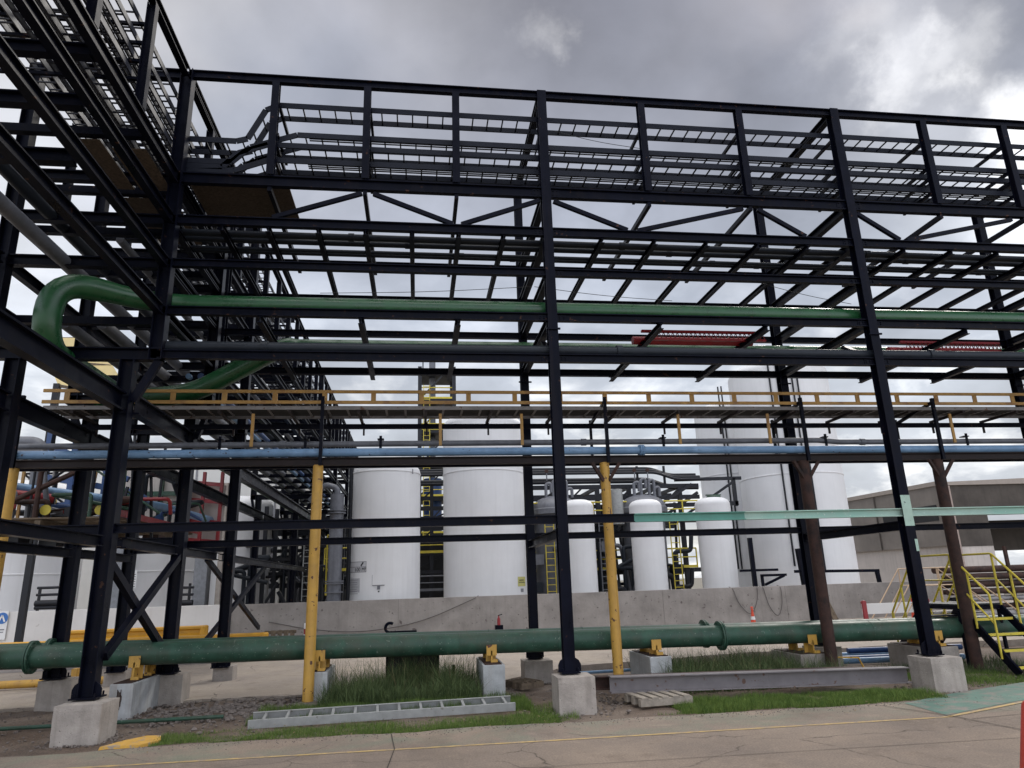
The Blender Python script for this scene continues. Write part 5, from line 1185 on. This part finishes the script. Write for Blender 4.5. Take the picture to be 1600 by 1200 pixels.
# rack of rusty pipes at far right
rp = thing('pipe_storage_rack', 'storage rack of stacked rusty pipes with upright stakes at the far right behind the stair', 'storage rack')
for k in range(9): MB().bar((17.0+k*1.1, 24+(k % 2)*1.2, 0), (17.0+k*1.1, 24+(k % 2)*1.2, 2.6), 0.09, 0.09).build('stake', RUST, rp)
for k in range(22):
    z = 0.25+(k % 7)*0.26; y = 24.1+(k//7)*0.35; x0 = 16.6+random.random()*0.8
    MB().tube([(x0, y, z), (x0+9, y+random.uniform(-.1, .1), z)], random.choice([0.08, 0.1, 0.12]), 10).build('stored_pipe', random.choice([RUST, RUST, RUST, GREYP, TRAYL]), rp)

# ------------------------------------------------------------------ cones, barriers, extinguisher etc.
def cone(x, y, lab, h=0.75):
    t = thing('traffic_cone', lab, 'traffic cone', 'orange traffic cones')
    MB().lathe((x, y, 0.03), [(0.13, 0.04), (0.035, h-0.05), (0.03, h), (0.001, h)], 16).build('cone_body', REDO, t)
    MB().box(x-0.18, x+0.18, y-0.18, y+0.18, 0.03, 0.07).build('base', REDO, t)
    z = 0.62*h; MB().lathe((x, y, 0.03), [(0.13-0.095*(z-0.04)/(h-0.09)+0.004, z), (0.13-0.095*(z+0.1-0.04)/(h-0.09)+0.004, z+0.1)], 16).build('white_band', PAPER, t)
    for zz in (h, h+0.06): MB().lathe((x, y, 0.03), [(0.03, zz), (0.05, zz+0.02), (0.03, zz+0.05)], 10).build('top_knob', REDO, t)
cone(8.3, 22.3, 'orange cone seen over the green pipe behind the weeds')
cone(9.9, 21.0, 'orange cone left of the first rusty post, taller than the one behind the weeds', 0.95)
cone(14.4, 23.0, 'orange cone beside the white barrier near the crossover stair', 0.85)
def barrier(x0, x1, y):
    t = thing('road_barrier', 'white plank barrier on red legs behind the green pipes at the right', 'barrier')
    MB().box(x0, x1, y-0.03, y+0.03, 0.62, 0.92).build('plank', PAPER, t)
    for x in (x0+0.02, x1-0.1):
        MB().bar((x-0.12, y-0.25, 0.03), (x+0.02, y-0.05, 1.0), 0.12, 0.06).build('leg', RED, t); MB().bar((x+0.25, y+0.25, 0.03), (x+0.05, y+0.05, 1.0), 0.12, 0.06).build('leg', RED, t)
barrier(11.0, 13.2, 20.6)
b = MB(); b.box(-0.03, 0.03, -0.03, 0.03, 0, 1.0); t = b.build('leaning_plank', PLANK); t.location = (14.3, 27.6, 0.03); t.rotation_euler = (-0.35, -0.2, 0); t.scale = (3.5, 1, 1.15); tag(t, 'wooden plank leaning on the concrete wall right of the first rusty post', 'plank')
fe = thing('fire_extinguisher', 'small red fire extinguisher at the foot of the wall above the white-washed pier', 'fire extinguisher')
MB().lathe((0.75, 27.6, 0.35), [(0.06, 0), (0.06, 0.22), (0.025, 0.28), (0.025, 0.33), (0.001, 0.33)], 14).build('cylinder', RED, fe); MB().bar((0.72, 27.6, 0.69), (0.88, 27.6, 0.73), 0.03, 0.03).build('handle', STEEL, fe); MB().box(0.6, 0.9, 27.5, 27.7, 0.03, 0.35).build('stand', STEEL, fe)
wp = thing('warning_post', 'small red and white striped post right of the leaning pallet', 'post')
for k in range(4): MB().tube([(-6.05, 26.0, 0.03+k*0.18), (-6.05, 26.0, 0.03+(k+1)*0.18)], 0.075, 10).build('band', RED if k % 2 == 0 else PAPER, wp)
rdp = thing('traffic_cone', 'large red cone standing on the road, cut by the right edge of the picture', 'traffic cone')
p1 = at(1602, 1096, y=5.2)
MB().lathe((p1.x+0.02, 5.2, 0), [(0.215, 0.04), (0.045, p1.z-0.02), (0.03, p1.z), (0.001, p1.z)], 32).build('cone_body', mat('dull_red_plastic', (0.38, 0.045, 0.03), 0.5, var=0.2, vscale=6), rdp)
MB().box(p1.x-0.25, p1.x+0.29, 4.93, 5.47, 0.002, 0.04).build('cone_base', RUBBER, rdp)

# yellow guardrail
def guard(x0, x1, y, z, lab, m=YELG):
    t = thing('guardrail', lab, 'guardrail', 'yellow guardrails in front of the white wall')
    prof = [(0.0, -0.19), (0.08, -0.16), (0.08, -0.10), (0.0, -0.05), (0.0, 0.05), (0.08, 0.10), (0.08, 0.16), (0.0, 0.19)]
    vs = []; fs = []
    for x in (x0, x1):
        for d, h in prof: vs.append((x, y-d, z+h))
        for d, h in prof: vs.append((x, y-d+0.01, z+h))
    n = 8
    for k in range(n-1): fs += [(k, k+1, 2*n+k+1, 2*n+k), (n+k, 3*n+k, 3*n+k+1, n+k+1)]
    MB().add(vs, fs, True).build('w_beam', m, t)
    MB().lathe((x1, y+0.03, z-0.19), [(0.10, 0), (0.13, 0.03), (0.13, 0.35), (0.10, 0.38)], 16).build('end_terminal', m, t)
    x = x1-0.8
    while x > x0:
        MB().box(x-0.06, x+0.06, y+0.02, y+0.12, 0.03, z+0.14).build('support_post', m, t); x -= 2.4
guard(-22, at(412, 995, y=22.5).x, 22.5, 0.50, 'front yellow W-beam guardrail ending in a rounded terminal left of the yellow post')
guard(-13.6, at(318, 990, y=25).x, 25.0, 0.66, 'rear yellow guardrail partly hidden behind the front one')
b = MB(); b.tube([(-15.5, 17.0, 0.14), (-8.75, 17.0, 0.14)], 0.08, 10); b.box(-9.5, -9.4, 16.9, 17.1, 0.02, 0.4); tag(b.build('yellow_bar', YPOST), 'low dirty yellow pipe barrier on the slab at the left edge', 'barrier')
# ------------------------------------------------------------------ left background: white tanks and hall, concrete columns, valves platform
for k, (x, y, r, z, lab) in enumerate([(-19.4, 33.2, 2.6, 6.2, 'squat white tank behind the white wall at the left edge'), (-13.9, 33.6, 2.1, 6.0, 'squat white tank behind the white wall, right of the first grey concrete column'), (-10.3, 34.2, 1.3, 5.6, 'narrow white tank behind the white wall between two grey concrete columns')]):
    tank(x, y, r, z, z+0.5, lab, seams=(2.8,), group='white tanks at the left', m=WHITE)
hall = thing('white_hall', 'white clad hall with panels in the left background behind the scaffold', 'building')
MB().box(-30, -9.6, 40, 52, 0, 9.2).build('wall', mat('white_cladding', (0.62, 0.61, 0.58), 0.6, var=0.08, vscale=0.6), hall)
for k in range(10): MB().box(-29+k*2.1, -28.9+k*2.1, 39.96, 39.99, 0, 9.2).build('panel_joint', LGREY, hall)
yr = thing('yellow_roofed_shed', 'high shed with yellowish corrugated roof seen under the green elbow at the left', 'building')
ra, rb_, rc, rdd = at(90, 527, y=30), at(186, 575, y=30), at(186, 612, y=27), at(90, 545, y=27)
MB().add([at(60, 527, y=31), at(150, 527, y=31), at(205, 620, y=27), at(90, 600, y=27)], [(0, 1, 2, 3)]).build('roof', mat('yellow_roof_sheet', (0.42, 0.33, 0.14), 0.6, var=0.15, vscale=1.5), yr)
q = [at(60, 527, y=31), at(150, 527, y=31), at(205, 620, y=27), at(90, 600, y=27)]
for k in range(5):
    a_, b_ = q[0].lerp(q[3], k/4), q[1].lerp(q[2], k/4); MB().bar(a_-V((0, 0, .06)), b_-V((0, 0, .06)), 0.08, 0.1).build('purlin', PLANK, yr)
MB().bar((q[3].x, q[3].y, 0), (q[3].x, q[3].y, q[3].z), 0.2, 0.2).build('leg', STEEL2, yr); MB().bar((q[2].x, q[2].y, 0), (q[2].x, q[2].y, q[2].z), 0.2, 0.2).build('leg', STEEL2, yr)
COLG = mat('grey_column_concrete', (0.22, 0.23, 0.25), 0.9, var=0.2, vscale=8, bump=0.3)
for k, (px, lab) in enumerate([(186, 'wide grey concrete column behind the crossed braces'), (316, 'grey concrete column right of the white wall end'), (345, 'dark narrow concrete column beside the wider grey one')]):
    p = at(px, 900, y=30.5); b = MB(); w = (0.62, 0.5, 0.2)[k]; b.box(p.x-w/2, p.x+w/2, 30.2, 30.8, 0, 6.2)
    tag(b.build('concrete_column', (COLG, COLG, CONC)[k], bevel=0.02), lab, 'column')
pn = at(201, 905, y=30.1)
nb = thing('notice_board', 'white printed notice fixed beside the wide grey concrete column', 'notice')
MB().box(pn.x+0.02, pn.x+0.32, 30.0, 30.03, pn.z-0.33, pn.z+0.33).build('plate', PAPER, nb)
for k in range(6): MB().box(pn.x+0.05, pn.x+0.29, 29.992, 29.998, pn.z+0.16-k*0.09, pn.z+0.185-k*0.09).build('text_line', INK, nb)
pn = at(207, 870, y=30.1); nb = thing('notice_board', 'upper white notice with two small black squares above the printed one', 'notice')
MB().box(pn.x-0.06, pn.x+0.16, 30.0, 30.03, pn.z-0.25, pn.z+0.25).build('plate', PAPER, nb); MB().box(pn.x-0.05, pn.x+0.05, 29.992, 29.998, pn.z+0.02, pn.z+0.12).build('black_square', INK, nb); MB().box(pn.x-0.02, pn.x+0.05, 29.992, 29.998, pn.z+0.17, pn.z+0.23).build('black_square', INK, nb)
p = at(4, 966, y=28.0); ss = thing('safety_sign', 'blue round safety sign on a white board at the left end of the white wall', 'sign')
MB().box(p.x-0.35, p.x+0.18, 27.98, 28.02, 0.5, 1.46).build('board', PAPER, ss)
o = MB().tube([(p.x, 27.97, p.z), (p.x, 27.979, p.z)], 0.19, 24).build('disc', SIGNB, ss)
b = MB(); b.bar((p.x, 27.962, p.z+0.1), (p.x-0.1, 27.962, p.z-0.12), 0.01, 0.05); b.bar((p.x, 27.962, p.z+0.1), (p.x+0.1, 27.962, p.z-0.12), 0.01, 0.05); b.build('pictogram', PAPER, o)
MB().box(p.x-0.15, p.x+0.12, 27.972, 27.978, p.z-0.40, p.z-0.36).build('text_line', LGREY, ss); MB().box(p.x-0.15, p.x+0.10, 27.972, 27.978, p.z-0.48, p.z-0.45).build('text_line', LGREY, ss)
for (px0, px1, lab) in ((57, 107, 'black pipe rail frame above the white wall at the left'), (278, 302, 'black pipe rail frame above the white wall seen between the left columns')):
    t = thing('pipe_rail', lab, 'railing'); a_, b_ = at(px0, 930, y=29.5), at(px1, 930, y=29.5)
    for py, r in ((918, 0.05), (929, 0.05), (942, 0.11), (949, 0.07)):
        z = at((px0+px1)/2, py, y=29.5).z; MB().tube([(a_.x, 29.5, z), (b_.x, 29.5, z)], r, 10).build('rail', STEEL2, t)
    for x in (a_.x+0.1, b_.x-0.15): MB().bar((x, 29.5, 1.2), (x, 29.5, at(80, 918, y=29.5).z), 0.08, 0.08).build('upright', STEEL2, t)

sc_ = thing('valve_platform', 'old plank platform with coloured pipes and panels behind the left columns', 'platform')
def pf_pt(px, py, y): return at(px, py, y=y)
# deck recedes from upper left to lower right
D0, D1 = at(30, 800, y=17.5), at(250, 815, y=22.5)
dz = D0.z
for k in range(9):
    y = 17.2+k*0.62; x0 = -12.4+0.02*k; x1 = -9.05
    MB().box(x0, x1+random.uniform(-.15, .1), y, y+0.55, 3.55+random.uniform(-.02, .02), 3.60+random.uniform(0, .02)).build('deck_plank', PLANK, sc_)
for x in (-12.2, -10.7, -9.3):
    MB().bar((x, 17.1, 3.45), (x, 23, 3.45), 0.12, 0.16).build('bearer', PLANK, sc_)
for x in (-12.2, -9.3):
    for y in (17.5, 22.6): MB().bar((x, y, 0), (x, y, 3.38), 0.14, 0.14).build('leg', STEEL2, sc_)
MB().bar((-12.5, 17.0, 3.60), (-11.6, 17.0, 3.66), 0.05, 0.16).build('kick_board', mat('grimy_lime_paint', (0.32, 0.34, 0.05), 0.7, var=0.3, vscale=8), sc_)
MB().bar((-9.0, 17.0, 3.66), (-8.95, 22.9, 3.66), 0.04, 0.14).build('kick_board', RED, sc_)
for k in range(5): MB().box(-11.9+k*0.6, -11.5+k*0.6, 18+k*0.5, 18.5+k*0.5, 3.05, 3.38).build('junk_box', random.choice([STEEL2, PLANK, RUST]), sc_)
pipe([(-12.9, 17.6, 4.55), (-9.1, 19.6, 4.1), (-8.9, 24, 4.1)], 0.11, BLUE, 'light blue pipe sloping across the plank platform', 'blue_pipe', bend=0.4)
pipe([(-12.9, 17.3, 4.35), (-11.0, 18.3, 4.15)], 0.11, RED, 'short dull red pipe on the plank platform at the left', 'red_pipe')
pipe([(-12.8, 18.6, 5.6), (-11.6, 18.6, 5.6), (-11.6, 18.6, 3.7)], 0.15, GREYM, 'grey elbow pipe standing on the plank platform', 'grey_pipe', bend=0.3)
vc = thing('valve_cluster', 'jumble of small valves and coloured pipes on the plank platform at the left', 'valves')
for k in range(26):
    x = random.uniform(-12.4, -8.9); y = random.uniform(17.4, 22.6); z0 = 3.62; z = z0+random.uniform(0.3, 1.7)
    mm_ = random.choice([GREYM, GREYP, STEEL2, RUST, STEEL2, GREEN, BLUED, RED, TRAYL])
    MB().tube([(x, y, z0), (x, y, z), (x+random.choice([-0.9, 0.9, 0.6]), y, z), (x+random.choice([-0.9, 0.9]), y+random.uniform(0, .8), z0+0.2)], random.choice([0.03, 0.045, 0.06]), 8, bend=0.12).build('small_pipe', mm_, vc)
    if k % 2:
        MB().tube([(x, y-0.12, z*0.5+1.8), (x, y-0.09, z*0.5+1.8)], 0.12, 14).build('handwheel', random.choice([RED, YEL, STEEL2, BLUED]), vc)
for k in range(12):
    x = random.uniform(-12.6, -9.0); y = random.uniform(17.6, 22); MB().bar((x, y, 3.0), (x+random.uniform(-.3, .3), y, random.uniform(4.4, 6.0)), 0.06, 0.06).build('small_post', random.choice([STEEL2, RUST, OCHRE, STEEL2]), vc)
bs = thing('blue_scaffold', 'deep blue steel frame behind the plank platform at the left', 'steel frame')
for a_, b_ in [((-12.6, 21, 3.6), (-12.6, 21, 6.6)), ((-11.9, 21, 3.6), (-11.9, 21, 6.6)), ((-12.6, 21, 6.0), (-10.4, 21, 5.0)), ((-12.6, 21, 5.1), (-10.0, 21, 4.6)), ((-11.0, 21, 3.6), (-11.0, 21, 5.4)), ((-12.6, 21, 4.3), (-10.0, 21, 4.3))]:
    MB().bar(a_, b_, 0.14, 0.16).build('member', BLUED, bs)
rf = thing('red_scaffold', 'dark red welded frame with white panels behind the left columns', 'steel frame')
for x in (-9.65, -9.1, -8.55): MB().bar((x, 23.6, 3.2), (x, 23.6, 5.6), 0.09, 0.12).build('member', RED, rf)
for z in (3.5, 4.1, 4.75, 5.3): MB().bar((-9.7, 23.62, z), (-8.5, 23.62, z-0.12), 0.08, 0.12).build('member', RED, rf)
MB().box(-9.7, -8.5, 23.9, 23.95, 3.3, 5.2).build('back_panel', BLDGL, rf)
gf = thing('panel_screen', 'white panel screen framed in dark green with a printed notice, left of the red frame', 'screen')
for k in range(3): MB().box(-12.0+k*0.85, -11.2+k*0.85, 23.5+0.0, 23.54, 3.9, 5.9).build('panel', BLDGL, gf)
for x in (-12.0, -10.3, -9.45): MB().bar((x, 23.4, 3.7), (x, 23.4, 6.0), 0.09, 0.12).build('member', GREEN, gf)
MB().bar((-12.0, 23.38, 4.9), (-9.45, 23.38, 4.9), 0.09, 0.14).build('member', GREEN, gf)
# clutter beneath the far part of the left rack: pumps, pipes, frames
cl = thing('process_plant', 'dense dark pipework under the far end of the left rack behind the wall', 'steel frame')
for k in range(34):
    x = random.uniform(-9.6, -5.9); y = random.uniform(31, 44); z = random.uniform(0.5, 4.4)
    MB().tube([(x, y, 0), (x, y, z), (x+random.uniform(-1.2, 1.2), y, z), (x+random.uniform(-1, 1), y, z+random.choice([-0.5, 0.9]))], random.choice([0.06, 0.09, 0.13]), 8, bend=0.2).build('process_pipe', random.choice([GREYM, STEEL2, STEEL2, STEEL2, GREYP, GREYP]), cl)
for k in range(26):
    x = random.uniform(-9.8, -5.8); y = random.uniform(32, 46)
    MB().bar((x, y, 0), (x, y, random.uniform(3, 6.5)), 0.16, 0.16).build('leg', STEEL2, cl)
for k in range(22):
    y = random.uniform(32, 46); z = random.uniform(1.4, 5.2); MB().bar((-9.8, y, z), (-5.6, y, z), 0.12, 0.16).build('beam', STEEL2, cl)
MB().box(-9.6, -5.6, 49, 49.2, 0, 4.2).build('panel', GLASS, cl)
b = MB()
for k in range(8): b.bar((-6.95, 30.6, 1.6+k*0.26), (-6.65, 30.6, 1.6+k*0.26), 0.03, 0.03)
b.bar((-6.95, 30.6, 1.4), (-6.95, 30.6, 3.8), 0.04, 0.04); b.bar((-6.65, 30.6, 1.4), (-6.65, 30.6, 3.8), 0.04, 0.04); b.build('ladder', ALU, cl)
rail(cl, (-6.0, 30.5, 1.6), (-5.75, 30.5, 1.6), 2.4, n=2); rail(cl, (-6.4, 33, 2.6), (-4.9, 33, 2.6), 1.0)
